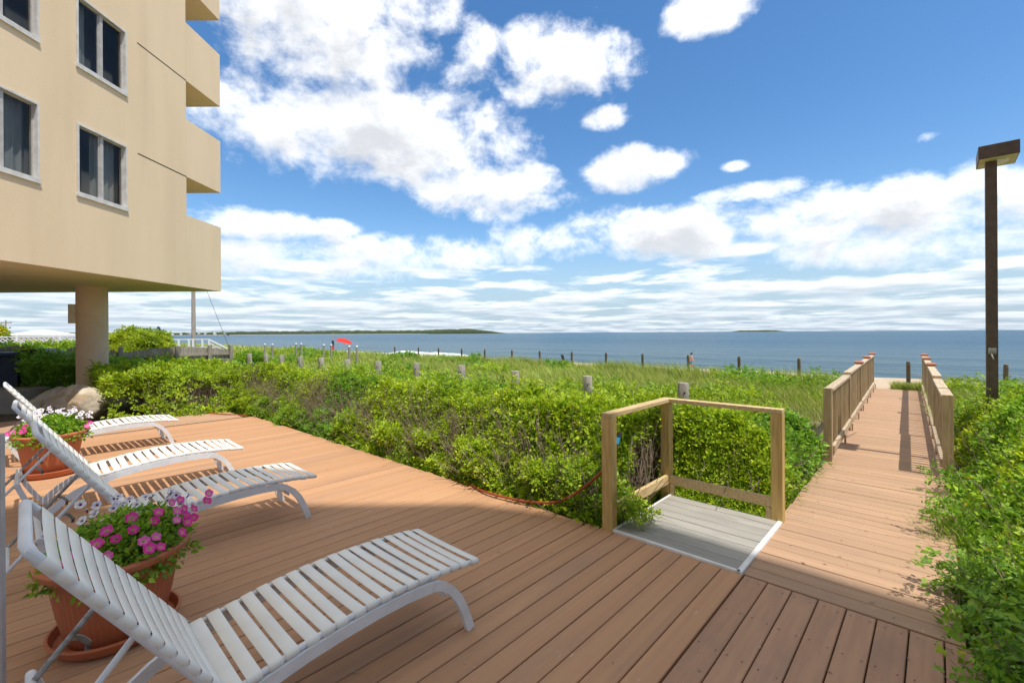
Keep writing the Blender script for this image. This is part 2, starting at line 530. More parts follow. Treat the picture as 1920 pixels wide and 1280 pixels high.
def build_sea():
    us = np.concatenate([np.arange(38, 130, .8), np.geomspace(131, 45000, 60)])
    vs = np.concatenate([-np.geomspace(60000, 80, 26), np.arange(-70, 171, 3.0), np.geomspace(180, 60000, 26)])
    U, V = np.meshgrid(us, vs, indexing='ij')
    wob = 4.0 * (fbm(V * .012, V * 0 + 3.3) - .5) * 2
    ridge = lambda c, h, w: h * np.exp(-((U - c - wob) / w) ** 2) * (.35 + 1.0 * fbm(V * .022 + c, V * 0 + c))
    Z = SEA_Z + ridge(53, .30, 1.6) + ridge(66, .32, 2.2) + ridge(84, .22, 3.0)
    Z += .05 * (fbm(U * .22, V * .07) - .5) * (U < 130)
    verts = np.stack([U, V, Z], -1).reshape(-1, 3)
    n, m = U.shape
    idx = np.arange(n * m).reshape(n, m)
    q = np.stack([idx[:-1, :-1], idx[1:, :-1], idx[1:, 1:], idx[:-1, 1:]], -1).reshape(-1, 4)
    me = bpy.data.meshes.new('sea'); me.from_pydata(verts.tolist(), [], q.tolist())
    me.materials.append(MATS['sea_water'])
    me.polygons.foreach_set('use_smooth', [True] * len(me.polygons))
    o = link('sea', me, None, (0, 0, 0), A47)
    tag(o, kind='structure')
    # foam of a breaking wave near the shore and the wash line behind the dunes
    mb = MB()
    def strip(u0, v0, v1, w, h, n=90):
        pts = []
        for i in range(n + 1):
            t = i / n; v = v0 + (v1 - v0) * t
            uu = u0 + 4.0 * (float(fbm(v * .012, 3.3)) - .5) * 2 + .5 * (float(fbm(v * .35, 1.1)) - .5)
            fade = min(1, 6 * t, 6 * (1 - t)); hh = h * (.55 + .9 * float(fbm(v * .5, 7.7))) * fade
            ww = w * (.5 + float(fbm(v * .3, 2.2))) * (.3 + .7 * fade)
            pts.append([(uu - ww, v, SEA_Z + .02), (uu - ww * .3, v, SEA_Z + hh * .8), (uu + ww * .15, v, SEA_Z + hh), (uu + ww * .5, v, SEA_Z + .03)])
        vs_ = [p for row in pts for p in row]
        fs_ = [(i * 4 + j, i * 4 + j + 1, i * 4 + j + 5, i * 4 + j + 4) for i in range(n) for j in range(3)]
        mb.add(vs_, fs_)
    strip(51.5, 54, 80, 1.1, .5)
    strip(49.0, 58, 100, .6, .16)
    strip(47.0, -60, 40, .35, .05)
    o = mb.build('breaking_wave', 'foam', None, 'all', (0, 0, 0), A47)
    tag(o, 'white foam of a breaking wave off the beach', 'wave', kind='stuff')


def at(px, py, d):
    """a point d metres in front of the camera position, for things far away"""
    a = (px - 960) / 853.0; b = (624 + (960 - px) * 0.0061 - py) / 853.0
    return Vector((a * d, d, 1.65 + b * d))


def build_far_shore():
    def ridge(name, px0, px1, d0, d1, hfun, n=160, depth=500, mat='shore_trees', seed=0.0, smooth='all'):
        rows = []
        for i in range(n + 1):
            t = i / n; px = px0 + (px1 - px0) * t; d = d0 + (d1 - d0) * t
            a = (px - 960) / 853.0
            h = hfun(t)
            rows.append([(a * d, d, SEA_Z - 1), (a * d, d, SEA_Z + h * .6), (a * (d + depth * .12), d + depth * .12, SEA_Z + h), (a * (d + depth), d + depth, SEA_Z + h * .9), (a * (d + depth), d + depth, SEA_Z - 1)])
        mb = MB(); mb.add([p for r in rows for p in r], [(i * 5 + j, i * 5 + j + 5, i * 5 + j + 6, i * 5 + j + 1) for i in range(n) for j in range(4)] + [(4, 3, 2, 1, 0), tuple(n * 5 + k for k in range(5))])
        return mb.build(name, mat, None, smooth)
    f = lambda x, y: float(fbm(x, y, 4))
    o = ridge('far_headland', 395, 950, 3300, 3800, lambda t: (20 + 14 * f(t * 60, 1.5) + 12 * sstep(.62, .92, t) + 5 * f(t * 7, 3)) * min(1, 9 * (1 - t)) * (.75 + .25 * min(1, t * 8)))
    tag(o, kind='structure')
    o = ridge('far_headland_shoreline', 396, 900, 3280, 3760, lambda t: 3.2, depth=12, mat='shore_sand'); tag(o, kind='structure')
    o = ridge('far_coast', -260, 430, 2500, 2900, lambda t: (11 + 16 * f(t * 90, 4.5)), n=220); tag(o, kind='structure')
    o = ridge('far_beach', -250, 425, 2300, 2700, lambda t: 2.6, depth=60, mat='shore_sand'); tag(o, kind='structure')
    o = ridge('far_island', 1368, 1474, 6500, 6500, lambda t: (14 + 13 * f(t * 12, 8.5)) * min(1, 5 * t, 5 * (1 - t)), n=40); tag(o, kind='structure')
    # pale houses along the far coast
    mb = MB(); mb.box(-7, 7, -5, 5, 0, 8); mb.prism([(-7.6, 8), (7.6, 8), (0, 13)], 'y', -5.4, 5.4)
    me = mb.mesh('far_house', 'far_house')
    for i in range(26):
        px = 30 + i * 15.5 + random.uniform(-4, 4)
        if 136 < px < 208: continue
        d = 2380 + px * .55
        a = (px - 960) / 853.0
        o = link('far_house', me, None, (a * d, d, SEA_Z + 1.5), random.uniform(0, 3)); o.scale = (1, 1, random.uniform(.6, 1.2))
        tag(o, 'tiny pale house in the row along the far shore at left', 'house', 'houses on the far shore')


build_ground(); build_sea(); build_far_shore()


# ------------------------------------------------------------------ decks and paths (deck frame: local x = u, y = v)
def board_mesh(name, length, width, mat, th=.025, ch=.004):
    mb = MB()
    # long along x, origin at its near end, centred on y, top at z = 0, eased edges
    w = width / 2
    prof = [(-w, -th), (w, -th), (w, -ch), (w - ch, 0), (-w + ch, 0), (-w, -ch)]
    vs = [(x, y, z) for x in (0, length) for (y, z) in prof]
    fs = [(0, 1, 2, 3, 4, 5), (11, 10, 9, 8, 7, 6)] + [((i + 1) % 6, i, i + 6, (i + 1) % 6 + 6) for i in range(6)]
    mb.add(vs, fs)
    return mb.mesh(name, mat)


def build_decks():
    pitch = .1405
    # main sun deck
    fr = MB()
    fr.box(-1.62, 3.20, .97, 10.15, -.30, -.032)
    deck = tag(fr.build('sun_deck', 'deck_under', None, False, (0, 0, 0), A47), kind='structure')
    me = board_mesh('board', 1.0, .1340, 'deck_brown')
    nb = int((10.2 - 0.96) / pitch)
    for i in range(nb):
        v = .965 + pitch * (i + .5)
        u1 = 3.325 - .021 * max(0, v - 2)
        o = link('board', me, deck, (-1.62 + random.uniform(-.01, .01), v, random.uniform(-.0015, .0015)))
        o.scale = (u1 + 1.62 + random.uniform(-.006, .006), 1, 1)
    # darker landing panel by the walkway
    fr = MB(); fr.box(-.6, 3.29, -.16, .958, -.30, -.032)
    panel = tag(fr.build('entry_deck', 'deck_under', None, False, (0, 0, 0), A47), kind='structure')
    me2 = board_mesh('board', 3.92, .1335, 'panel_brown')
    n = 8
    for i in range(n):
        v = -.165 + pitch * (i + .5)
        link('board', me2, panel, (-.6 + random.uniform(-.006, .006), v, random.uniform(-.0015, .0015)))
    # screws near the board ends
    sc = MB()
    for i in range(n):
        for dv in (-.038, .038):
            for u in (3.255, 2.85, 2.44, 2.03):
                x, y = u + random.uniform(-.008, .008), -.165 + pitch * (i + .5) + dv + random.uniform(-.008, .008)
                sc.add([(x + .0045 * math.cos(k * PI / 3), y + .0045 * math.sin(k * PI / 3), .0028) for k in range(6)], [tuple(range(6))])
    s = sc.build('screw_heads', 'dark_plastic', panel); s['kind'] = 'stuff'
    # boardwalk: near part square to the deck, far part turned two degrees
    O2 = (7.0, .46); A2 = D(2.0)
    fr = MB(); fr.box(3.345, 7.0, -.08, .96, -.28, -.034)
    c2, s2 = math.cos(A2), math.sin(A2)
    q = lambda s, w: (O2[0] + s * c2 - w * s2, O2[1] + s * s2 + w * c2)
    fr.prism([q(-.02, -.54), q(9.72, -.54), q(9.72, .54), q(-.02, .54)], 'z', -.279, -.0345)
    walk = tag(fr.build('boardwalk', 'deck_under', None, False, (0, 0, 0), A47), kind='structure')
    mw = board_mesh('board', 1.0, .1325, 'walk_brown')
    u = 3.34 + pitch / 2
    while u < 7.02:
        v1 = .985 if u < 4.47 else 1.03
        v0 = -.10
        o = link('board', mw, walk, (u, v0 + random.uniform(-.012, .012), random.uniform(-.002, .002)), PI / 2)
        o.scale = (v1 - v0, 1, 1); u += pitch
    s = u - 7.0
    while s < 9.75:
        p = q(s, -.60)
        o = link('board', mw, walk, (p[0], p[1], random.uniform(-.002, .002)), PI / 2 + A2)
        o.scale = (1.2 + random.uniform(-.01, .01), 1, 1); s += pitch
    # grey foot-wash platform
    fr = MB(); fr.box(3.36, 4.40, 1.03, 1.93, -.28, -.03)
    plat = tag(fr.build('foot_wash_platform', 'deck_under', None, False, (0, 0, .012), A47), kind='structure')
    mg = board_mesh('board', .94, .1305, 'grey_board')
    for i in range(8):
        link('board', mg, plat, (3.345 + .1385 * (i + .5), 1.012, random.uniform(-.001, .001)), PI / 2)
    for (a, b, c, d_) in ((3.318, 3.342, .985, 1.972), (3.318, 4.46, .972, 1.008), (3.343, 4.46, 1.955, 1.975)):
        MB().box(a, b, c, d_, -.03, .006, .002).build('edge_strip', 'white_trim', plat)
    # tan path beyond the sun deck
    poly = [(3.0, 10.27), (3.0, 11.1), (.7, 11.8), (.4, 13.2), (-9, 13.4), (-9, 11.8), (.15, 11.75), (.5, 10.27)]
    MB().prism(poly[::-1], 'z', -.2, -.012).build('path', 'path_tan', None, False, (0, 0, 0), A47)['kind'] = 'structure'
    # pebbles between deck and path
    g = MB(); ico = [(0, 0, 1), (.9, 0, .1), (.28, .85, .1), (-.73, .53, .1), (-.73, -.53, .1), (.28, -.85, .1)]
    for _ in range(2600):
        x, y = random.uniform(-2.2, .45), random.uniform(10.28, 11.74)
        s_ = random.uniform(.010, .026); a = random.uniform(0, 6)
        g.add([(x + s_ * (p[0] * math.cos(a) - p[1] * math.sin(a)), y + s_ * (p[0] * math.sin(a) + p[1] * math.cos(a)), -.045 + s_ * p[2] * .7) for p in ico],
              [(0, k, k % 5 + 1) for k in range(1, 6)])
    bed = MB().box(-3, .5, 10.2, 11.77, -.2, -.05).build('gravel_bed', 'gravel', None, False, (0, 0, 0), A47); bed['kind'] = 'structure'
    st = g.build('gravel', 'gravel', None, False, (0, 0, 0), A47)
    tag(st, 'pale pebbles between the sun deck and the path', 'gravel', kind='stuff')
    # patio under the buildings, out of the deck's way
    pt = MB().prism([(-14, -6), (-1.64, -3.2), (-1.64, 10.18), (-14, 10.2)], 'z', -.2, -.02).build('patio', 'concrete', None, False, (0, 0, 0), A47)
    pt['kind'] = 'structure'
    return q


WALKQ = build_decks()


def build_foot_wash_frame():
    r = empty('foot_wash_frame', P(3.9, 1.5, 0), A47)
    tag(r, 'open frame of new yellow timber posts and rails around the grey platform', 'railing')
    ox, oy = 3.9, 1.5
    w = .0445
    posts = [(3.35, 2.015), (4.475, 2.02), (4.475, 1.015)]
    for (u, v) in posts:
        MB().box(u - w - ox, u + w - ox, v - w - oy, v + w - oy, -.3, .938, .003).build('post', 'new_wood', r)
    def rail(name, x0, x1, y0, y1, z0, z1):
        MB().box(x0 - ox, x1 - ox, y0 - oy, y1 - oy, z0, z1, .003).build(name, 'new_wood_top', r)
    rail('top_rail', 3.305, 4.428, 1.972, 2.060, .9395, .977)
    rail('top_rail', 4.430, 4.519, .970, 2.064, .9395, .977)
    rail('lower_rail', 3.396, 4.429, 1.985, 2.023, .115, .204)
    rail('lower_rail', 4.438, 4.476, 1.061, 1.974, .115, .204)
    rail('support_block', 4.430, 4.468, 1.062, 1.10, 0.0, .113)
    rail('support_block', 4.428, 4.466, 1.93, 1.968, 0.0, .113)


build_foot_wash_frame()


def build_walkway_railings():
    ss = [0.0, 2.46, 4.93, 7.40, 9.62]
    W = .555
    bal = MB().box(-.017, .017, -.017, .017, 0, 1.0).mesh('baluster', 'rail_wood')
    post = MB().box(-.0445, .0445, -.0445, .0445, -.3, .915, .003).mesh('post', 'rail_wood')
    cap = MB()
    cap.box(-.058, .058, -.058, .058, 0, .016)
    cap.add([(-.075, -.075, .017), (.075, -.075, .017), (.075, .075, .017), (-.075, .075, .017), (-.085, -.085, .042), (.085, -.085, .042), (.085, .085, .042), (-.085, .085, .042),
             (-.045, -.045, .066), (.045, -.045, .066), (.045, .045, .066), (-.045, .045, .066)],
            [(3, 2, 1, 0), (0, 1, 5, 4), (1, 2, 6, 5), (2, 3, 7, 6), (3, 0, 4, 7), (4, 5, 9, 8), (5, 6, 10, 9), (6, 7, 11, 10), (7, 4, 8, 11), (8, 9, 10, 11)])
    capm = cap.mesh('post_cap', 'copper_cap')
    for side, lab in ((1, 'left wooden baluster railing of the boardwalk, by the fenced dune'), (-1, 'right wooden baluster railing of the boardwalk, in front of the lamp')):
        o2 = WALKQ(0, 0)
        r = empty('walkway_railing', P(o2[0], o2[1], 0), A47 + D(2.0))
        tag(r, lab, 'railing', 'railings of the boardwalk')
        y = side * W
        off = 0.0 if side > 0 else .06
        S = [s + off for s in ss]
        for i, s in enumerate(S):
            link('post', post, r, (s, y, 0.012 if i == 0 else -.0))
            if i >= 2: link('post_cap', capm, r, (s, y, .957))
        for i in range(4):
            a, b = S[i], S[i + 1]
            zt = .912 if i == 0 else .955
            x0 = a + .046 if i == 0 else a - .0
            x1 = b - .047 if i == 0 else b + (.06 if i == 3 else -.001)
            MB().box(x0, x1, y - .052, y + .052, zt - .038, zt, .003).build('top_rail', 'rail_wood_flat', r)
            MB().box(a + .047, b - .047, y - .045 * side - .019, y - .045 * side + .019, .10, .188, .003).build('bottom_rail', 'rail_wood_flat', r)
            nbal = int((b - a - .1) / .125)
            for k in range(nbal):
                x = a + .047 + (b - a - .094) * (k + .5) / nbal
                o = link('baluster', bal, r, (x, y - .008 * side, .12), random.uniform(-.04, .04)); o.scale = (1, 1, zt - .039 - .12)
            for fx in (.5, .97):
                xx = a + (b - a) * fx
                MB().box(xx - .04, xx + .04, y - side * .066 - .018, y - side * .066 + .0005, -.02, .12).build('rail_block', 'rail_wood', r)


build_walkway_railings()


# ------------------------------------------------------------------ building
def build_building():
    r = empty('apartment_building', (-8.4, 6, 0))
    tag(r, 'tan stucco apartment building raised on columns with open corner balconies', 'building')
    bx, by = -8.4, 6.0
    def loc(mb, name, mat, parent=r, smooth=False):
        mb.v = [(x - bx, y - by, z) for (x, y, z) in mb.v]
        return mb.build(name, mat, parent, smooth)
    X0 = -8.4; ZB = 2.9; TOP = 12.35; YM = 11.77; YE = 13.15
    # wall facing the deck with window openings
    cols = [(8.80, 9.95), (6.95, 8.10), (4.2, 5.35), (2.3, 3.45)]
    floors = [(4.40 + 2.5 * k, 5.78 + 2.5 * k) for k in range(3)]
    ys = sorted({-1.8, YM} | {y for c in cols for y in c})
    zs = sorted({ZB, TOP} | {z for f in floors for z in f})
    mb = MB()
    holes = {(a, b) for a in cols for b in floors}
    for i in range(len(ys) - 1):
        for j in range(len(zs) - 1):
            c, f = (ys[i], ys[i + 1]), (zs[j], zs[j + 1])
            if (c, f) in holes:
                (y0, y1), (z0, z1) = c, f; xi = X0 - .16
                mb.add([(X0, y0, z0), (X0, y1, z0), (X0, y1, z1), (X0, y0, z1), (xi, y0, z0), (xi, y1, z0), (xi, y1, z1), (xi, y0, z1)],
                       [(0, 1, 5, 4), (1, 2, 6, 5), (2, 3, 7, 6), (3, 0, 4, 7)])
            else:
                mb.add([(X0, c[0], f[0]), (X0, c[1], f[0]), (X0, c[1], f[1]), (X0, c[0], f[1])], [(0, 1, 2, 3)])
    # sea-side end of the wall, back, top and underside
    mb.add([(X0, YM, ZB), (-20, YM, ZB), (-20, YM, TOP), (X0, YM, TOP)], [(0, 1, 2, 3)])
    mb.add([(X0, -1.8, TOP), (X0, YM, TOP), (-20, YM, TOP), (-20, -1.8, TOP)], [(0, 1, 2, 3)])
    mb.add([(-20, -1.8, ZB), (-20, -1.8, TOP), (-20, YM, TOP), (-20, YM, ZB)], [(0, 1, 2, 3)])
    mb.add([(X0, -1.8, ZB), (-20, -1.8, ZB), (-20, YM, ZB), (X0, YM, ZB)], [(0, 1, 2, 3)])
    loc(mb, 'wall', 'stucco')
    # interiors behind the openings
    mb = MB(); mb.add([(X0 - .9, -1.7, ZB + .1), (X0 - .9, YM - .1, ZB + .1), (X0 - .9, YM - .1, TOP - .1), (X0 - .9, -1.7, TOP - .1)], [(0, 1, 2, 3)])
    loc(mb, 'interior', 'room_dark')
    # balconies: slab, parapet to the deck side and parapet to the sea
    levels = [(ZB, 4.74)] + [(5.74 + 2.49 * k, 7.23 + 2.5 * k) for k in range(3)]
    for k, (z0, z1) in enumerate(levels):
        mb = MB()
        mb.box(-20, X0, YM + .002, YE, z0, z0 + .32)
        mb.box(X0 - .2, X0, YM + .002, YE, z0 + .32, z1)
        mb.box(-20, X0 - .2, YE - .2, YE, z0 + .32, z1)
        b = loc(mb, 'balcony', 'stucco')
        if k:
            j = MB().box(X0 - .02, X0 + .004, 10.24, YM + .001, z0 - .012, z0 + .012); j.v = [(x - bx, y - by, z) for (x, y, z) in j.v]
            j.build('joint', 'joint_dark', b)
    # windows
    for (y0, y1) in cols:
        for (z0, z1) in floors:
            if z1 > 16: continue
            w = MB(); t = .04; xi, xo = X0 - .13, X0 + .018
            w.box(xi, xo, y0 + .003, y0 + t, z0 + .002, z1 - .002); w.box(xi, xo, y1 - t, y1 - .003, z0 + .002, z1 - .002)
            w.box(xi, xo, y0 + t, y1 - t, z1 - t, z1 - .002); w.box(xi, xo, y0 + t, y1 - t, z0 + .002, z0 + t)
            wo = loc(w, 'window', 'window_white')
            s = MB(); s.box(X0 - .02, X0 + .035, y0 - .012, y1 + .012, z0 - .05, z0 + .001); s.box(X0 - .01, X0 + .035, y0 + .005, y1 - .005, z0 + .002, z0 + .035)
            loc(s, 'sill', 'window_white', wo)
            m = MB(); ym = (y0 + y1) / 2
            m.box(X0 - .09, X0 - .03, ym - .035, ym + .035, z0 + t, z1 - t)
            for (a, b2, xx) in ((y0 + t, ym - .035, X0 - .06), (ym + .035, y1 - t, X0 - .075)):
                m.box(xx - .02, xx + .012, a, a + .025, z0 + t, z1 - t); m.box(xx - .02, xx + .012, b2 - .025, b2, z0 + t, z1 - t)
                m.box(xx - .02, xx + .012, a + .025, b2 - .025, z0 + t, z0 + t + .025); m.box(xx - .02, xx + .012, a + .025, b2 - .025, z1 - t - .025, z1 - t)
            loc(m, 'sash', 'window_metal', wo)
            for (a, b2, xx) in ((y0 + t, ym - .035, X0 - .06), (ym + .035, y1 - t, X0 - .075)):
                p = MB(); p.add([(xx, a, z0 + t), (xx, b2, z0 + t), (xx, b2, z1 - t), (xx, a, z1 - t)], [(0, 1, 2, 3)])
                loc(p, 'pane', 'window_glass', wo)
            c = MB(); n = 26; pts = []
            for i in range(n + 1):
                yy = y0 + (y1 - y0) * i / n
                pts.append((X0 - .25 + .02 * math.sin(i * 1.9) + .012 * math.sin(i * 4.3), yy))
            a0, a1 = (0, 10) if random.random() < .3 else (12, n)
            c.add([(p[0], p[1], z) for p in pts[a0:a1 + 1] for z in (z0, z1)], [(2 * i, 2 * i + 2, 2 * i + 3, 2 * i + 1) for i in range(a1 - a0)])
            loc(c, 'curtain', 'curtain', wo)
    # wing behind the camera that shades the near deck
    mb = MB()
    mb.prism([(-.8, -1.805), (6.26, -1.805), (7.92, -2.34), (7.92, -9), (-.8, -9)][::-1], 'z', 0, 22.0)
    loc(mb, 'rear_wing', 'stucco')
    # columns
    for (x, y) in ((-10.84, 11.75), (-10.84, 4.5), (-17.5, 11.75), (-17.5, 4.5)):
        c = MB(); c.lathe([(.315, -.3), (.315, ZB - .001)], 36)
        c.v = [(p[0] + x - bx, p[1] + y - by, p[2]) for p in c.v]
        c.build('column', 'stucco_col', r, 'all')
    # wall light on the column by the deck
    lx, ly = -11.10, 11.55
    rr = empty('wall_light', (lx, ly, 2.2)); tag(rr, 'tan up-and-down wall light mounted on the round column', 'lamp')
    seg = [(-.1, 0)] + [(-.1 + .2 * (k / 10), -.105 * math.sin(PI * k / 10) - .05) for k in range(11)] + [(.1, 0)]
    MB().prism(seg, 'z', -.24, .24).build('shade', 'fixture', rr)
    MB().box(.02, .09, .001, .12, -.09, .09).build('bracket', 'fixture', rr)
    MB().box(.09, .16, .02, .10, -.055, .055).build('arm', 'fixture', rr)


build_building()


# ------------------------------------------------------------------ vegetation
def np_mesh(name, verts, tris, cols, mat):
    me = bpy.data.meshes.new(name)
    nv, nt = len(verts), len(tris)
    me.vertices.add(nv); me.vertices.foreach_set('co', verts.astype(np.float32).reshape(-1))
    me.loops.add(nt * 3); me.loops.foreach_set('vertex_index', tris.astype(np.int32).reshape(-1))
    me.polygons.add(nt); me.polygons.foreach_set('loop_start', np.arange(0, nt * 3, 3, dtype=np.int32))
    me.update(calc_edges=True)
    if cols is not None:
        a = me.color_attributes.new('Col', 'FLOAT_COLOR', 'POINT')
        c4 = np.ones((nv, 4), np.float32); c4[:, :3] = cols
        a.data.foreach_set('color', c4.reshape(-1))
    me.materials.append(MATS[mat])
    return me


def unit(a):
    return a / np.maximum(np.linalg.norm(a, axis=-1, keepdims=True), 1e-9)


def shoots_to_leaves(pos, out, size, nleaf=6, pairs=2, colfun=None, spread=.75):
    """pos (N,3) shoot tips, out (N,3) outward direction, size (N,) leaflet length. Each shoot carries nleaf compound leaves
    of 2*pairs+1 leaflets; returns verts, tris, colours"""
    N = len(pos); L = nleaf
    ph = (np.arange(L)[None, :] * 2.4 + rng.random((N, 1)) * 6.28) + rng.normal(0, .3, (N, L))
    ref = np.where(np.abs(out[:, 2:3]) < .9, np.array([[0, 0, 1.0]]), np.array([[1.0, 0, 0]]))
    e1 = unit(np.cross(out, ref)); e2 = np.cross(out, e1)
    sp = spread * (.55 + .9 * rng.random((N, L)))
    rad = np.cos(ph)[..., None] * e1[:, None] + np.sin(ph)[..., None] * e2[:, None]
    axis = unit(rad * np.sin(sp * 1.45)[..., None] + out[:, None] * np.cos(sp * 1.45)[..., None] + np.array([0, 0, .12]))
    side = unit(np.cross(axis, out[:, None] + rng.normal(0, .35, (N, L, 3))))
    nrm = np.cross(side, axis)
    ln = size[:, None] * (.8 + .45 * rng.random((N, L)))
    base = pos[:, None] - out[:, None] * (rng.random((N, L, 1)) * size[:, None, None] * 2.2)
    rach = ln * (1.1 + .62 * pairs)
    lt = [(1.0, 0.0)]
    for k in range(pairs):
        t = .35 + .55 * k / max(1, pairs)
        lt += [(t, 1.0), (t, -1.0)]
    M = len(lt)
    tt = np.array([a for a, _ in lt]); sg = np.array([b for _, b in lt])
    bp = base[:, :, None] + axis[:, :, None] * (rach[:, :, None] * tt)[..., None] - np.array([0, 0, 1.0]) * (rach[:, :, None] * .25 * tt ** 2)[..., None]
    dr = np.where(sg[:, None] == 0, axis[:, :, None], axis[:, :, None] * .55 + side[:, :, None] * (sg[:, None] * .84))
    dr = unit(dr + rng.normal(0, .16, (N, L, M, 3)))
    wd = unit(np.cross(nrm[:, :, None] + rng.normal(0, .22, (N, L, M, 3)), dr)); nn = np.cross(dr, wd)
    l3 = (ln[:, :, None] * (.8 + .4 * rng.random((N, L, M))))[..., None]
    w3 = l3 * .31
    v0 = bp; v1 = bp + dr * l3 * .48 + wd * w3 + nn * l3 * .10; v2 = bp + dr * l3 - nn * l3 * .10; v3 = bp + dr * l3 * .48 - wd * w3 + nn * l3 * .10
    V = np.stack([v0, v1, v2, v3], -2).reshape(-1, 3)
    n = N * L * M
    b4 = np.arange(n)[:, None] * 4
    T = np.concatenate([b4 + np.array([[0, 1, 2]]), b4 + np.array([[0, 2, 3]])], 0)
    C = colfun(np.repeat(pos, L * M, 0), n) if colfun else None
    C = np.repeat(C, 4, 0)
    return V, T, C


GREENS = np.array([[.235, .350, .020], [.290, .405, .022], [.165, .275, .020], [.370, .460, .030], [.110, .200, .018]])
GREEN_W = np.array([.30, .30, .18, .14, .08])


def green_cols(pos, n, shift=(1, 1, 1)):
    k = rng.choice(len(GREENS), n, p=GREEN_W)
    patch = fbm(pos[:, 0] * 1.1 + 40, pos[:, 1] * 1.1 + 11, 2)
    c = GREENS[k] * (1.0 + .5 * rng.random((n, 1))) * (.85 + .4 * patch[:, None])
    p2 = sstep(.38, .62, fbm(pos[:, 0] * .55 + 90, pos[:, 1] * .55 + 31, 3))[:, None]
    c = c * (p2 * np.array([1.12, 1.05, .8]) + (1 - p2) * np.array([.66, .86, 1.25]))
    yel = rng.random(n) < .012
    c[yel] = np.array([.42, .36, .04])
    return c * np.array(shift)


def uv_to_world(u, v, z):
    return np.stack([u * CU - v * SU, u * SU + v * CU, z], -1)


def hedge_top(u, v):
    """height of the rose thicket's upper surface"""
    u = np.asarray(u, float); v = np.asarray(v, float)
    front = 3.36 + .10 * (fbm(v * 1.3, v * 0 + 5, 2) - .5) * 2
    front = np.where(v < 2.14, 4.60, front)
    rise = sstep(0, .62, u - front)
    vmin = np.where(u < 7, 1.08, 1.24 + .035 * (u - 7))
    rise = rise * np.where((u > 4.5) & (v < 2.6), .35 + .65 * sstep(-.1, .3, v - vmin), 1.0)
    # beyond the deck's far end the thicket starts along the path instead
    lim = np.where(v > 11.0, sstep(11.25, 12.0, v + .35 * (u - 1.5) * (u < 1.5)), 0)
    rise = np.where(v > 11.0, np.where(u > 3.3, np.maximum(lim, rise), lim), rise)
    h = .80 - .155 * np.clip(u - 4.3, 0, 3) + .34 * (fbm(u * .9, v * .9, 3) - .5) + .46 * (fbm(u * 2.4 + 5, v * 2.4, 3) - .5)
    h = h + .22 * sstep(15.5, 17, v) * sstep(2.2, 1.2, u) - .14 * sstep(13, 16, v) * sstep(2.5, 3.5, u)
    h = h - .13 * sstep(6, 9, v) * sstep(4.0, 4.9, u) - .06 * sstep(5.2, 6.2, u)
    h = h - .28 * sstep(7.0, 8.4, u) * sstep(2.2, 3.6, v) + .15 * sstep(6.2, 7.2, u) * sstep(3.0, 2.2, v)
    return -.18 + (h + .18) * (.14 + .86 * rise), rise


def in_thicket(u, v):
    vmin = np.where(u < 4.58, 2.12, np.where(u < 7, 1.10, 1.14 + .035 * (u - 7) + .12))
    ok = (v > vmin) & (u > 3.34) & (u < 8.6 + .9 * (fbm(u * .5, v * .4) - .5) * 2) & (v < 24)
    ok2 = (v > 11.15) & (u <= 3.4) & (u > .75 + .35 * np.sin(v)) & (v < 24)
    ok3 = (v > 16.9) & (u <= 1.0) & (u > -.05) & (v < 19.6)
    okc = (u - 1.17) ** 2 + (v - 15.9) ** 2 > .5 ** 2
    okb = ~((u < 1.15) & (v < 16.8))
    x = u * CU - v * SU; y = u * SU + v * CU
    return (ok | ok2 | ok3) & okc & okb & (y > 1)


def top_normal(f, u, v, e=.06):
    a = (f(u + e, v)[0] - f(u - e, v)[0]) / (2 * e); b = (f(u, v + e)[0] - f(u, v - e)[0]) / (2 * e)
    n = np.stack([-a, -b, np.ones_like(a)], -1)
    n[..., :2] = np.clip(n[..., :2], -2.2, 2.2)
    n = unit(n)
    return uv_to_world(n[:, 0], n[:, 1], n[:, 2])


def jitter_dirs(n, s):
    return unit(n + rng.normal(0, s, n.shape))


def tri_tubes(a, b, r0, r1, bend=None, seg=3):
    """thin three-sided stems from a to b (N,3); returns verts, tris"""
    N = len(a); d = unit(b - a)
    ref = np.where(np.abs(d[:, 2:3]) < .9, np.array([[0, 0, 1.0]]), np.array([[1.0, 0, 0]]))
    e1 = unit(np.cross(d, ref)); e2 = np.cross(d, e1)
    mid = (a + b) / 2 + (bend if bend is not None else 0)
    rings = []
    for (p, r) in ((a, r0), (mid, (r0 + r1) / 2), (b, r1)):
        for k in range(3):
            an = 2 * PI * k / 3
            rings.append(p + (e1 * math.cos(an) + e2 * math.sin(an)) * np.asarray(r).reshape(-1, 1))
    V = np.stack(rings, 1).reshape(-1, 3)
    tr = []
    for s in range(2):
        for k in range(3):
            i0, i1 = s * 3 + k, s * 3 + (k + 1) % 3
            tr += [(i0, i1, i1 + 3), (i0, i1 + 3, i0 + 3)]
    T = (np.arange(N)[:, None, None] * 9 + np.array(tr)[None]).reshape(-1, 3)
    return V, T


def join(parts):
    V = []; T = []; C = []; o = 0
    for p in parts:
        V.append(p[0]); T.append(p[1] + o); o += len(p[0])
        if len(p) > 2: C.append(p[2])
    return np.concatenate(V), np.concatenate(T), (np.concatenate(C) if C else None)


def sample_thicket(n, ulo, uhi, vlo, vhi, inside):
    u = rng.uniform(ulo, uhi, n); v = rng.uniform(vlo, vhi, n)
    k = inside(u, v)
    return u[k], v[k]


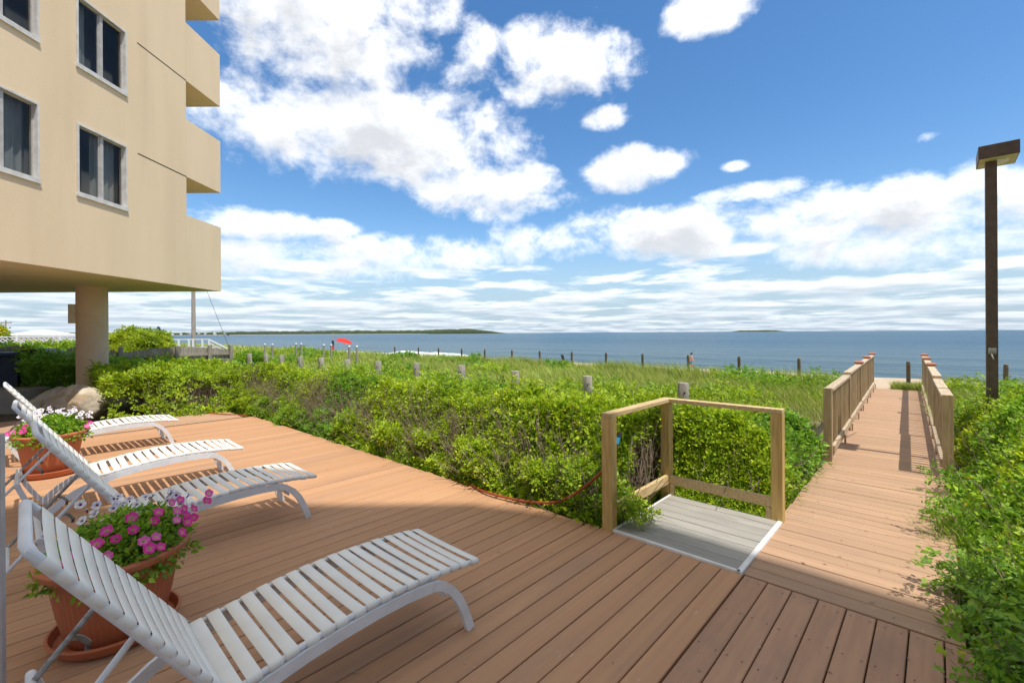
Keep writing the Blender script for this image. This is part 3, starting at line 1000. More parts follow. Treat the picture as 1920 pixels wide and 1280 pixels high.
def build_left_thicket():
    parts = []
    # near band along the deck: fine leaves
    def band(n, ulo, uhi, vlo, vhi, size, depth, nleaf=6, pairs=2):
        u, v = sample_thicket(n, ulo, uhi, vlo, vhi, in_thicket)
        z, rise = hedge_top(u, v)
        gap = fbm(u * 1.7 + 3, v * 1.7 + 8, 2)
        gap2 = fbm(u * .9 + 13, v * .75 + 2, 2)
        keep = ~((rise > .2) & (rise < .97) & (gap2 < .42) & (rng.random(len(u)) < .7) & (v < 13))
        keep &= ~((gap < .33) & (rng.random(len(u)) < .6))
        u, v, z = u[keep], v[keep], z[keep]
        nrm = jitter_dirs(top_normal(hedge_top, u, v), .33)
        dep = rng.exponential(depth, len(u))
        z = np.maximum(z - dep + rng.normal(0, .025, len(u)), ground_z(u, v) + .04)
        pos = uv_to_world(u, v, z)
        sz = size * (.7 + .5 * rng.random(len(u))) * (.72 + .65 * sstep(.35, .65, fbm(u * .7 + 50, v * .7 + 20, 2)))
        parts.append(shoots_to_leaves(pos, nrm, sz, nleaf, pairs, green_cols))
    band(7600, 3.36, 5.0, 2.1, 7.5, .034, .09)
    band(6200, 3.36, 5.0, 7.5, 12.5, .040, .08)
    band(7600, 3.36, 4.15, 2.1, 7.0, .036, .05)
    band(5600, 3.30, 4.10, 7.0, 12.0, .042, .05)
    band(5200, 5.0, 8.9, 1.1, 8, .042, .08, 5)
    band(6000, 4.6, 9.0, 7, 14, .050, .07, 5)
    band(5200, 3.0, 9.2, 13, 24, .065, .07, 5)
    band(4200, .6, 3.5, 11.1, 16.5, .052, .09, 5)
    band(2600, -3.2, 3.5, 16.0, 24, .07, .08, 5)
    band(4200, 4.5, 7.2, 1.08, 2.2, .036, .10)
    band(1800, 4.55, 5.2, 1.08, 2.2, .034, .06)
    band(2200, 7.0, 9.0, 1.2, 2.2, .040, .08)
    band(1500, -.2, 1.6, 16.8, 19.8, .06, .35, 5)
    # young shoots standing out above the mass
    def sprigs(n, ulo, uhi, vlo, vhi, topf, inside, size, acc):
        u, v = sample_thicket(n, ulo, uhi, vlo, vhi, inside)
        z, rise = topf(u, v); k = rise > .3; u, v, z = u[k], v[k], z[k]; n = len(u)
        hgt = rng.uniform(.05, .24, n); lu = rng.normal(0, .05, n); lv = rng.normal(0, .05, n)
        for f in (.25, .6, 1.0):
            pos = uv_to_world(u + lu * f, v + lv * f, z - .03 + hgt * f)
            acc.append(shoots_to_leaves(pos, jitter_dirs(np.tile([[0, 0, 1.0]], (n, 1)), .35), size * (1.15 - .3 * f) * (.75 + .5 * rng.random(n)), 4, 2, lambda p, q: green_cols(p, q, (1.1, 1.05, .95))))
        return uv_to_world(u, v, z - .15), uv_to_world(u + lu, v + lv, z - .03 + hgt)
    global SPRIGS
    SPRIGS = sprigs
    sp_a, sp_b = sprigs(900, 3.6, 4.9, 1.2, 11, hedge_top, in_thicket, .034, parts)
    # leafy clumps low on the front, over the bare stems
    cl = []
    for _ in range(150):
        v0 = random.uniform(2.1, 12.0); u0 = 3.42 - .021 * max(0, v0 - 2) + random.uniform(.0, .30); z0 = random.uniform(-.1, .34); r0 = random.uniform(.07, .20)
        k = int(60 * r0 / .14); q = rng.normal(0, 1, (k, 3)); q = unit(q) * r0 * rng.random((k, 1)) ** .4
        cl.append(np.stack([u0 + q[:, 0], v0 + q[:, 1] * 1.3, np.maximum(z0 + q[:, 2] * .8, -.15)], -1))
    cl = np.concatenate(cl); cl = cl[in_thicket(np.maximum(cl[:, 0], 3.36), cl[:, 1]) & (cl[:, 0] > 3.28 - .021 * np.clip(cl[:, 1] - 2, 0, 9))]
    parts.append(shoots_to_leaves(uv_to_world(cl[:, 0], cl[:, 1], cl[:, 2]), jitter_dirs(np.tile(np.array([[-.35 * CU, -.35 * SU, .9]]), (len(cl), 1)), .4), .030 * (.7 + .6 * rng.random(len(cl))), 5, 2, green_cols))
    # sprays leaning through the foot-wash frame over its platform
    k = 46
    q = rng.random(k); uu = 3.50 + rng.normal(0, .09, k) + .12 * q; vv = 2.06 - .30 * q + rng.normal(0, .03, k); zz = .06 + .36 * (1 - q) * rng.random(k) + .05
    parts.append(shoots_to_leaves(uv_to_world(uu, vv, zz), jitter_dirs(np.tile([[.5, -.45, .7]], (k, 1)), .3), .032 * (.7 + .5 * rng.random(k)), 4, 2, green_cols))
    # low weeds along the deck edge
    n = 2600
    v = rng.uniform(2.1, 11, n); u = 3.40 + np.abs(rng.normal(0, .16, n)) - .021 * np.clip(v - 2, 0, 9)
    z = -.12 + rng.random(n) * .24 * fbm(v * 1.5, v * 0 + 2, 2) * 2
    pos = uv_to_world(u, v, z)
    parts.append(shoots_to_leaves(pos, jitter_dirs(np.tile([[0.0, -.25, 1]], (n, 1)), .35), .026 * (.6 + .8 * rng.random(n)), 6, 1, lambda p, k: green_cols(p, k, (.95, 1.02, .9))))
    V, T, C = join(parts)
    o = link('rose_thicket', np_mesh('rose_thicket', V, T, C, 'leaf'))
    tag(o, 'dense light green rose thicket between the sun deck and the dune grass', 'shrubs', kind='stuff')
    # bare stems inside it
    n = 5200
    u = np.concatenate([3.55 + np.abs(rng.normal(0, .45, n)), rng.uniform(4, 8.5, 3500), rng.uniform(1.9, 4, 1500)])
    v = np.concatenate([rng.uniform(2.1, 12.5, n), rng.uniform(1.2, 16, 3500), rng.uniform(11.4, 16, 1500)])
    k = in_thicket(u, v); u, v = u[k], v[k]; n = len(u)
    zt, _ = hedge_top(u + .06, v)
    zt = zt * (.45 + .6 * rng.random(n)) + .02
    g = ground_z(u, v)
    a = uv_to_world(u, v, g)
    b = uv_to_world(u + rng.normal(-.05, .20, n), v + rng.normal(0, .20, n), np.maximum(zt, g + .12))
    V1, T1 = tri_tubes(a, b, .0048 + .003 * rng.random(n), .0022 + rng.random(n) * .001, rng.normal(0, .045, (n, 3)))
    # side twigs
    m = n * 2; i = rng.integers(0, n, m); t = .35 + .6 * rng.random((m, 1))
    a2 = a[i] * (1 - t) + b[i] * t
    b2 = a2 + unit(rng.normal(0, 1, (m, 3)) + np.array([0, 0, .8])) * (.08 + .2 * rng.random((m, 1)))
    V2, T2 = tri_tubes(a2, b2, np.full(m, .0026), np.full(m, .0013), rng.normal(0, .015, (m, 3)))
    V3, T3 = tri_tubes(sp_a, sp_b, np.full(len(sp_a), .003), np.full(len(sp_a), .0016))
    V, T, _ = join([(V1, T1), (V2, T2), (V3, T3)])
    s = link('stems', np_mesh('stems', V, T, None, 'twig'), o); s['kind'] = 'stuff'


def right_top(u, v):
    u = np.asarray(u, float); v = np.asarray(v, float)
    edge = -.06 + .16 * (fbm(u * 1.1 + 2, u * 0 + 4, 2) - .5) * 2 + .035 * np.clip(u - 7, 0, 9)
    d = edge - v
    rise = sstep(-.1, .7, d)
    h = .46 + .30 * (fbm(u * 1.2 + 8, v * 1.2, 3) - .5) + .30 * (fbm(u * 3.0, v * 3.0 + 4, 2) - .5) + .46 * sstep(4.6, 6.8, u) - .42 * sstep(8.5, 11, u)
    h = h - .22 * sstep(3.7, 3.0, u)
    return -.2 + (h + .2) * (.22 + .78 * rise), rise


def in_right(u, v):
    edge = -.05 + .16 * (fbm(u * 1.1 + 2, u * 0 + 4, 2) - .5) * 2 + .035 * np.clip(u - 7, 0, 9)
    return (v < edge - np.where(u > 7, .16, 0)) & (v > -2.4) & (u > 2.2) & (u < 11.2 + (fbm(v * .9, u * .5) - .5))


def build_right_thicket():
    parts = []
    def band(n, ulo, uhi, vlo, vhi, size, depth, nleaf, pairs=2, sh=(1, 1, 1)):
        u, v = sample_thicket(n, ulo, uhi, vlo, vhi, in_right)
        z, rise = right_top(u, v)
        gap = fbm(u * 2.1 + 3, v * 2.1 + 8, 2)
        keep = ~((gap < .42) & (rng.random(len(u)) < .65))
        u, v, z = u[keep], v[keep], z[keep]
        nrm = jitter_dirs(top_normal(right_top, u, v), .35)
        z = np.maximum(z - rng.exponential(depth, len(u)), ground_z(u, v) + .03)
        sz = size * (.75 + .55 * rng.random(len(u)))
        parts.append(shoots_to_leaves(uv_to_world(u, v, z), nrm, sz, nleaf, pairs, lambda p, k: green_cols(p, k, sh)))
    band(4600, 2.3, 5.5, -2.0, .12, .040, .08, 6, 2, (1.35, 1.2, .9))
    band(4600, 5.0, 8.2, -2.2, .2, .042, .06, 6, 2, (1.35, 1.2, .9))
    band(2000, 7.8, 11.6, -2.4, .35, .045, .10, 5, 2)
    sp_a, sp_b = SPRIGS(520, 2.6, 9.0, -1.6, .1, right_top, in_right, .036, parts)
    # sprays leaning over the boards
    pts = []; outs = []; sa = []; sb = []
    for (u0, v0, n_) in ((3.42, -.12, 9), (3.0, -.16, 8), (4.1, -.05, 6), (5.2, .0, 6), (6.4, -.02, 6), (2.75, -.25, 7), (3.8, -.1, 6)):
        for j in range(n_):
            a = np.array([u0 + random.uniform(-.2, .2), v0 - .22 + random.uniform(-.1, .05), -.2])
            b = a + np.array([random.uniform(-.22, .22), random.uniform(.12, .36), random.uniform(.22, .62)])
            sa.append(a); sb.append(b)
            for q in np.linspace(.4, 1, 5):
                p = a * (1 - q) + b * q; p[2] += .08 * math.sin(q * PI)
                pts.append(uv_to_world(*p)); dd = uv_to_world(*(unit(b - a) + np.array([0, .2, .5]))); outs.append(dd)
    pts = np.array(pts); outs = jitter_dirs(unit(np.array(outs)), .3)
    parts.append(shoots_to_leaves(pts, outs, .034 * (.7 + .6 * rng.random(len(pts))), 3, 3, lambda p, k: green_cols(p, k, (1.05, 1.02, .9)), .9))
    V, T, C = join(parts)
    o = link('rose_thicket', np_mesh('right_thicket', V, T, C, 'leaf'))
    tag(o, 'leafy rose thicket along the right side of the boardwalk under the lamp', 'shrubs', kind='stuff')
    n = 3200
    u = rng.uniform(2.3, 10.5, n); v = rng.uniform(-2.2, .3, n); k = in_right(u, v); u, v = u[k], v[k]; n = len(u)
    zt, _ = right_top(u, v); g = ground_z(u, v)
    a = uv_to_world(u, v, g); b = uv_to_world(u + rng.normal(0, .16, n), v + rng.normal(.04, .16, n), np.maximum(zt * (.6 + .45 * rng.random(n)), g + .1))
    V1, T1 = tri_tubes(a, b, .0045 + .003 * rng.random(n), np.full(n, .002), rng.normal(0, .04, (n, 3)))
    sa = np.array(sa); sb = np.array(sb)
    V2, T2 = tri_tubes(uv_to_world(*sa.T), uv_to_world(*sb.T), np.full(len(sa), .004), np.full(len(sa), .002), np.tile([[0, 0, .08]], (len(sa), 1)))
    V3, T3 = tri_tubes(sp_a, sp_b, np.full(len(sp_a), .003), np.full(len(sp_a), .0016))
    V, T, _ = join([(V1, T1), (V2, T2), (V3, T3)])
    s = link('stems', np_mesh('right_stems', V, T, None, 'twig'), o); s['kind'] = 'stuff'


def blades(u, v, z, h, w, lean, wind, cols):
    """grass blades: bent three-part ribbons"""
    n = len(u)
    az_ = rng.uniform(0, 6.28, n)
    dirx = np.cos(az_) * lean + wind[0]; diry = np.sin(az_) * lean + wind[1]
    sx = -np.sin(az_) * w; sy = np.cos(az_) * w
    p0 = uv_to_world(u, v, z)
    def P_(t):
        return p0 + np.stack([dirx * h * t ** 1.8, diry * h * t ** 1.8, h * t * (1 - .18 * t)], -1)
    s = np.stack([sx, sy, np.zeros(n)], -1)
    a, b, c = P_(0.), P_(.5), P_(1.)
    V = np.stack([a - s, a + s, b - s * .8, b + s * .8, c], 1).reshape(-1, 3)
    T = (np.arange(n)[:, None, None] * 5 + np.array([(0, 1, 3), (0, 3, 2), (2, 3, 4)])[None]).reshape(-1, 3)
    return V, T, np.repeat(cols, 5, 0)


def grass_cols(n, u, v):
    base = np.array([[.30, .41, .05], [.39, .46, .07], [.50, .48, .14], [.20, .32, .035], [.56, .51, .22]])
    p = fbm(u * .35, v * .35, 3)
    k = rng.choice(5, n, p=[.34, .28, .14, .18, .06])
    return base[k] * (.75 + .5 * rng.random((n, 1))) * (.8 + .4 * p[:, None])


def build_dune():
    parts = []
    def field(n, ulo, uhi, vlo, vhi, h, w, ok=None):
        # sample more densely nearer the camera
        u = rng.uniform(ulo, uhi, n); v = rng.uniform(vlo, vhi, n)
        clump = fbm(u * .8, v * .8, 2)
        k = clump > .30
        if ok is not None: k &= ok(u, v)
        u, v, clump = u[k], v[k], clump[k]
        hh = h * (.55 + .6 * rng.random(len(u))) * (.7 + .55 * clump)
        parts.append(blades(u, v, ground_z(u, v), hh, w * (.7 + .6 * rng.random(len(u))), .42, (-.22, .05), grass_cols(len(u), u, v)))
    okl = lambda u, v: v > 1.38 + .035 * np.maximum(u - 7, 0)
    field(26000, 7.4, 17.4, 1.3, 9, .45, .0055, okl)
    field(36000, 7.8, 17.6, 8, 20, .46, .008)
    field(34000, 7.5, 17.9, 19, 45, .55, .013)
    field(14000, 8, 18.5, 44, 110, .6, .03)
    okr = lambda u, v: v < .02 + .035 * (u - 7) - .2
    field(16000, 9.6, 17.2, -3.5, .3, .55, .006, okr)
    field(9000, 16.3, 17.5, 1.75, 22, .66, .007)
    # tuft at the end of the walk, right side
    field(1500, 16.7, 17.6, .0, .95, .30, .006)
    V, T, C = join(parts)
    o = link('dune_grass', np_mesh('dune_grass', V, T, C, 'grass'))
    tag(o, 'pale green beach grass on the dune in front of the sea', 'grass', kind='stuff')
    # weeds and tall grass round the deck edge and by the walk
    parts = []
    def tuft(u0, v0, n, h, w, r, lean=.5):
        u = u0 + rng.normal(0, r, n); v = v0 + rng.normal(0, r, n)
        parts.append(blades(u, v, ground_z(u, v), h * (.5 + .7 * rng.random(n)), np.full(n, w), lean, (0, 0), grass_cols(n, u, v) * np.array([.78, .92, .55])))
    for k in range(46):
        v0 = 2.05 + k * .12 + random.uniform(-.05, .05)
        tuft(3.46 + random.uniform(-.04, .14) - .02 * max(0, v0 - 2), v0, 60, .36, .0035, .07, .6)
    for k in range(30):
        v0 = 7.6 + k * .10; tuft(3.40 + random.uniform(-.02, .12), v0, 30, .24, .0035, .07, .6)
    for (u0, v0, n, h) in ((4.9, -.14, 130, .5), (5.3, -.1, 120, .45), (3.55, -.2, 60, .3), (3.2, -.25, 40, .25)):
        tuft(u0, v0, n, h, .004, .10, .55)
    for k in range(22):
        tuft(4.62 + k * .11, 1.08 + random.uniform(0, .08), 45, .30, .0035, .06, .6)
    for k in range(14):
        tuft(4.62 + random.uniform(0, .2), 1.1 + k * .075, 35, .26, .0035, .05, .6)
    tuft(4.62, .88, 22, .16, .0022, .015, .5); tuft(3.305, 1.9, 26, .10, .0018, .02, .9)
    V, T, C = join(parts)
    o = link('weeds', np_mesh('weeds', V, T, C, 'grass'))
    tag(o, 'thin green weeds growing along the deck and boardwalk edges', 'weeds', kind='stuff')
    # low rose patches in the grass
    parts = []
    c = []
    for _ in range(400):
        u, v = random.uniform(8, 16.5), random.uniform(1.9, 40)
        if fbm(u * .45 + 3, v * .3 + 1, 2) > .50 and u < 15.5 + random.uniform(-3, 1): c.append((u, v))
    c = c[:150] + [(15.9, 12.1), (16.2, 18.8), (12.5, 4.1), (13, 1.75), (15, 1.9), (9.2, 2.6), (14.6, -.75), (15.2, -.6), (13.8, -.9)]
    for (u0, v0) in c:
        r = random.uniform(.35, 1.1); hgt = random.uniform(.28, .55) if u0 < 15 else .62
        d = u0 * SU + v0 * CU
        n = int(90 * r * r * 2.2 / (1 + d / 14))
        a = rng.uniform(0, 6.28, n); q = np.sqrt(rng.random(n))
        u = u0 + r * q * np.cos(a); v = v0 + 1.3 * r * q * np.sin(a)
        k = (v > 1.5 + .035 * np.maximum(u - 7, 0)) | (v < .0); u, v, q = u[k], v[k], q[k]; n = len(u)
        z = ground_z(u, v) + .05 + hgt * (1 - q ** 2) * (.7 + .5 * fbm(u * 3, v * 3, 2)) * (.5 + .5 * rng.random(n))
        nr = jitter_dirs(np.tile([[0, -.2, 1.0]], (n, 1)), .45)
        parts.append(shoots_to_leaves(uv_to_world(u, v, z), nr, (.035 + .0022 * d) * (.75 + .5 * rng.random(n)), 5, 2, lambda p, k: green_cols(p, k, (.9, .92, .9))))
    V, T, C = join(parts)
    o = link('dune_roses', np_mesh('dune_roses', V, T, C, 'leaf'))
    tag(o, 'darker low rose patches scattered through the dune grass', 'shrubs', kind='stuff')


def build_tall_shrub(name, label, u0, v0, r, h, n, size, seed_col=(1, 1, 1), group=None, zb=None, ru=None):
    base = ground_z(u0, v0) if zb is None else zb
    root = empty(name, P(u0, v0, float(base)), 0); tag(root, label, 'shrub', group)
    a = rng.uniform(0, 6.28, n); ct = rng.uniform(-.2, 1, n); st = np.sqrt(1 - ct ** 2)
    rr = (.80 + .25 * rng.random(n)) * (.72 + .55 * fbm(a * 1.6, ct * 2.5 + 3, 3))
    d = np.stack([st * np.cos(a), st * np.sin(a), ct], -1)
    pos = d * np.stack([rr * r, rr * r, rr * h * .55], -1) + np.array([0, 0, h * .48])
    pos[:, 2] = np.maximum(pos[:, 2], .05)
    V, T, C = shoots_to_leaves(pos, jitter_dirs(d + np.array([0, 0, .3]), .3), size * (.7 + .6 * rng.random(n)), 6, 2, lambda p, k: green_cols(p, k, seed_col))
    link('foliage', np_mesh('foliage', V, T, C, 'leaf'), root)
    m = 90
    b = pos[rng.integers(0, n, m)] * .95; aa = np.stack([rng.normal(0, r * .12, m), rng.normal(0, r * .12, m), np.full(m, -.05)], -1)
    V, T = tri_tubes(aa, b, np.full(m, .012), np.full(m, .004), rng.normal(0, .05, (m, 3)))
    link('stems', np_mesh('stems', V, T, None, 'twig'), root)
    return root


build_left_thicket(); build_right_thicket(); build_dune()
build_tall_shrub('tall_shrub', 'tall loose yellow-green shrub rising in front of the neighbouring railing', 4.25, 32.0, 1.75, 2.15, 900, .10, (1.15, 1.0, .9))
build_tall_shrub('round_bush', 'rounded olive bush behind the lattice fence at far left', -3.6, 86, 2.4, 2.7, 700, .22, (1.3, .9, .6), zb=.2)
build_tall_shrub('low_bush', 'small green bush beside the grey fence end post', 7.2, 23.4, .7, 1.0, 260, .08, (.85, .95, .9))
for k_, (uu_, vv_, lab_) in enumerate(((-.6, 24.5, 'left one of the hedge clumps behind the scalloped fence'), (1.0, 25.5, 'right one of the hedge clumps behind the scalloped fence'))):
    build_tall_shrub('hedge_clump', lab_, uu_, vv_, 1.5, 1.25, 420, .09, (.95, .95, 1), 'hedge clumps behind the fence', zb=.1)


# ------------------------------------------------------------------ sun loungers (local x = u, y = v - centre, z up)
SEAT = [(.50, .325), (.57, .335), (.68, .352), (.79, .370), (.90, .384), (1.02, .394), (1.14, .402), (1.25, .404), (1.38, .400), (1.50, .393), (1.60, .384), (1.70, .372), (1.765, .362)]
HEAD = (.0, 1.03)


def along(path, s):
    acc = 0
    for (a, b) in zip(path[:-1], path[1:]):
        L = math.hypot(b[0] - a[0], b[1] - a[1])
        if acc + L >= s or b is path[-1]:
            t = (s - acc) / L
            return a[0] + (b[0] - a[0]) * t, a[1] + (b[1] - a[1]) * t, math.atan2(b[1] - a[1], b[0] - a[0])
        acc += L


def make_lounger():
    r = empty('sun_lounger')
    hw = .285; tr = .0135
    # strap: ribbon wrapped round both side tubes, local z = surface normal, x = along the lounger
    def strap_mesh(width, name):
        path = []
        R = tr + .0022
        for k in range(7):
            a = -PI / 2 - .5 + (PI + .5 - .12) * k / 6           # under the tube, round the outside, onto the top
            path.append((hw + R * math.cos(a), R * math.sin(a)))
        mid = [(hw * f, R - .004 * (1 - f * f)) for f in (.75, .4, 0)]
        half = path + mid
        full = half + [(-y, z) for (y, z) in half[:-1][::-1]]
        mb = MB(); n = len(full); th = .0022; vs = []
        for i, (y, z) in enumerate(full):
            y0, z0 = full[max(i - 1, 0)]; y1, z1 = full[min(i + 1, n - 1)]
            ty, tz = y1 - y0, z1 - z0; L = math.hypot(ty, tz) or 1; ny, nz = tz / L, -ty / L
            for (x, s) in ((-width / 2, 0), (-width / 2 + .003, 1), (width / 2 - .003, 1), (width / 2, 0)):
                vs.append((x, y + ny * th * s, z + nz * th * s))
        fs = [(i * 4 + j, i * 4 + j + 1, i * 4 + j + 5, i * 4 + j + 4) for i in range(n - 1) for j in range(3)]
        mb.add(vs, fs)
        return mb.mesh(name, 'vinyl', True)
    sm = strap_mesh(.053, 'strap')
    # seat straps
    N = 18; Lt = sum(math.hypot(b[0] - a[0], b[1] - a[1]) for a, b in zip(SEAT[:-1], SEAT[1:]))
    for i in range(N):
        x, z, an = along(SEAT, .035 + (Lt - .062) * i / (N - 1))
        o = link('strap', sm, r, (x + random.uniform(-.004, .004), 0, z - tr)); o.rotation_euler = (random.uniform(-.006, .006), -an + random.uniform(-.02, .02), random.uniform(-.018, .018))
    back = [SEAT[0], HEAD]
    Lb = math.hypot(HEAD[0] - SEAT[0][0], HEAD[1] - SEAT[0][1])
    an = math.atan2(HEAD[1] - SEAT[0][1], HEAD[0] - SEAT[0][0])
    for i in range(13):
        s = .055 + (Lb - .135) * i / 12
        x, z, _ = along(back, s)
        o = link('strap', sm, r, (x, 0, z)); o.rotation_euler = (0, PI - an, 0); o.rotation_euler.z = 0
        o.rotation_euler = Matrix.Rotation(-(an - PI), 3, 'Y').to_euler()
    # tubes
    mb = MB()
    for s in (-1, 1):
        mb.tube([(x, s * hw, z - tr) for (x, z) in SEAT], tr, 10)
    mb.tube([(1.762, -hw - .01, .3485), (1.762, hw + .01, .3485)], tr, 10)
    mb.tube([(.505, -hw, .311), (.505, hw, .311)], .011, 8)
    mb.build('seat_frame', 'white_metal', r, True)
    mb = MB()
    hx, hz = HEAD
    path = [(SEAT[0][0] - .012, -hw, SEAT[0][1]), (hx + .03, -hw, hz - .045), (hx + .008, -hw + .012, hz - .012), (hx, -hw + .04, hz), (hx, hw - .04, hz), (hx + .008, hw - .012, hz - .012), (hx + .03, hw, hz - .045), (SEAT[0][0] - .012, hw, SEAT[0][1])]
    mb.tube(path, .0165, 10)
    mb.build('back_frame', 'white_metal', r, True)
    # arched side rails with front legs and rear horns
    rail = [(1.475, .330), (1.40, .340), (1.28, .347), (1.12, .345), (.96, .335), (.80, .318), (.64, .290), (.50, .252), (.38, .20), (.29, .14), (.22, .075), (.175, .0)]
    leg = [(1.44, .338), (1.50, .318), (1.56, .270), (1.61, .205), (1.65, .125), (1.685, .03), (1.695, .0)]
    horn = [(.20, .02), (.15, .07), (.10, .15), (.06, .23), (.03, .31), (.015, .36)]
    for s in (-1, 1):
        y = s * (hw + .012)
        prof = [(-.011, -.027), (.011, -.027), (.011, .027), (-.011, .027)]
        MB().sweep([(x, y, z - .0) for (x, z) in rail], prof).build('side_rail', 'white_metal', r, True)
        MB().sweep([(x, y + s * .0025, z) for (x, z) in leg], [(-.013, -.024), (.013, -.024), (.013, .024), (-.013, .024)]).build('leg', 'white_metal', r, True)
        MB().sweep([(x, y - s * .003, z) for (x, z) in horn], [(-.013, -.018), (.013, -.018), (.013, .018), (-.013, .018)]).build('leg', 'white_metal', r, True)
    for (x, z0, z1) in ((1.10, .350, .390), (.585, .275, .325), (1.43, .335, .385)):
        for s in (-1, 1): MB().tube([(x, s * (hw - .008), z0), (x + .004, s * (hw - .004), z1)], .0095, 8).build('spacer', 'white_metal', r, True)
    MB().tube([(1.43, -hw, .345), (1.43, hw, .345)], .012, 8).build('cross_bar', 'white_metal', r, True)
    MB().box(1.528, 1.536, -hw, hw, .235, .285).build('leg_brace', 'white_metal', r)
    MB().tube([(.012, -hw - .028, .362), (.012, hw + .028, .362)], .0165, 10).build('rear_bar', 'white_metal', r, True)
    # back adjuster: two arms joined low behind, with claw notches
    a0, a1 = (.262, .655), (-.135, .190)
    for s in (-1, 1):
        y = s * (hw - .045)
        MB().tube([(a0[0], y, a0[1]), (a1[0] + .02, y, a1[1] + .02), (a1[0] + .008, y, a1[1] + .004)], .0115, 8).build('adjuster_arm', 'worn_metal' if s > 0 else 'white_metal', r, True)
        for t in (.36, .68):
            px_, pz_ = a0[0] + (a1[0] - a0[0]) * t, a0[1] + (a1[1] - a0[1]) * t
            hk = [(px_ + .004, pz_ - .006), (px_ + .03, pz_ - .022), (px_ + .05, pz_ - .05), (px_ + .046, pz_ - .075)]
            MB().sweep([(x, y, z) for (x, z) in hk], [(-.006, -.009), (.006, -.009), (.006, .009), (-.006, .009)]).build('notch_claw', 'worn_metal', r, True)
    y = hw - .045
    MB().tube([(a1[0] + .008, -y, a1[1] + .004), (a1[0] + .008, y, a1[1] + .004)], .0115, 8).build('adjuster_bar', 'white_metal', r, True)
    # hinge bolts
    for s in (-1, 1): MB().tube([(.505, s * (hw + .012), .325), (.505, s * (hw + .024), .325)], .013, 8).build('hinge_bolt', 'worn_metal', r, True)
    return r


def place_loungers():
    proto = make_lounger()
    spots = [(2.215, 0.0, 0.0, 'white strap sun lounger nearest the camera, wholly in the shade'),
             (4.43, .045, .012, 'half shaded white strap sun lounger behind the near flower pot'),
             (6.11, -.06, -.01, 'sunlit white strap sun lounger, second from the boulders'),
             (8.73, -.17, .02, 'farthest white strap sun lounger, beyond the far flower pot')]
    index_children()
    for i, (v, du, rz, lab) in enumerate(spots):
        o = proto if i == 0 else copy_tree(proto)
        o.location = P(du, v, .0015); o.rotation_euler = (0, 0, A47 + rz)
        tag(o, lab, 'sun lounger', 'white strap sun loungers on the deck')


place_loungers()


# ------------------------------------------------------------------ flower pots and petunias
def make_pot():
    r = empty('flower_pot')
    prof = [(.0, .035), (.205, .035), (.215, .045), (.245, .20), (.272, .37), (.274, .385), (.281, .39), (.290, .435), (.292, .452), (.325, .458), (.333, .468), (.333, .492), (.322, .503), (.300, .503), (.292, .49), (.286, .43)]
    def fl(rr, z, a):
        if .06 < z < .375: return rr + .0035 * math.cos(56 * a)
        return rr
    MB().lathe(prof, 224, fl).build('pot', 'terracotta', r, True)
    MB().lathe([(.0, .004), (.245, .004), (.262, .015), (.283, .062), (.290, .070), (.288, .078), (.276, .078), (.258, .03), (.0, .026)], 64).build('saucer', 'terracotta', r, True)
    MB().lathe([(.292, .455), (.0, .47)], 32).build('potting_soil', 'soil', r)
    return r


def flower_mesh(name, rim, mid, eye, size=1.0):
    V = []; T = []; C = []
    rings = [(.004, -.030, eye), (.0055, -.010, eye), (.011, -.001, mid), (.021, .003, rim), (.029, .002, rim)]
    n = 20
    for i, (r, z, c) in enumerate(rings):
        for k in range(n):
            a = 2 * PI * k / n
            lobe = abs(math.cos(2.5 * a))
            rr = r * (1 + (.13 * (lobe - .5) if i >= 3 else 0)); zz = z + (.0035 * math.sin(5 * a + .7) + .0022 * math.sin(10 * a) if i == 4 else 0)
            V.append((rr * math.cos(a), rr * math.sin(a), zz))
            vein = .82 + .18 * lobe if i >= 2 else 1
            C.append(tuple(x * vein for x in c))
    for i in range(len(rings) - 1):
        for k in range(n):
            a, b = i * n + k, i * n + (k + 1) % n
            T += [(a, b, b + n), (a, b + n, a + n)]
    me = np_mesh(name, np.array(V) * size, np.array(T), np.array(C), 'petal')
    me.polygons.foreach_set('use_smooth', [True] * len(me.polygons))
    return me


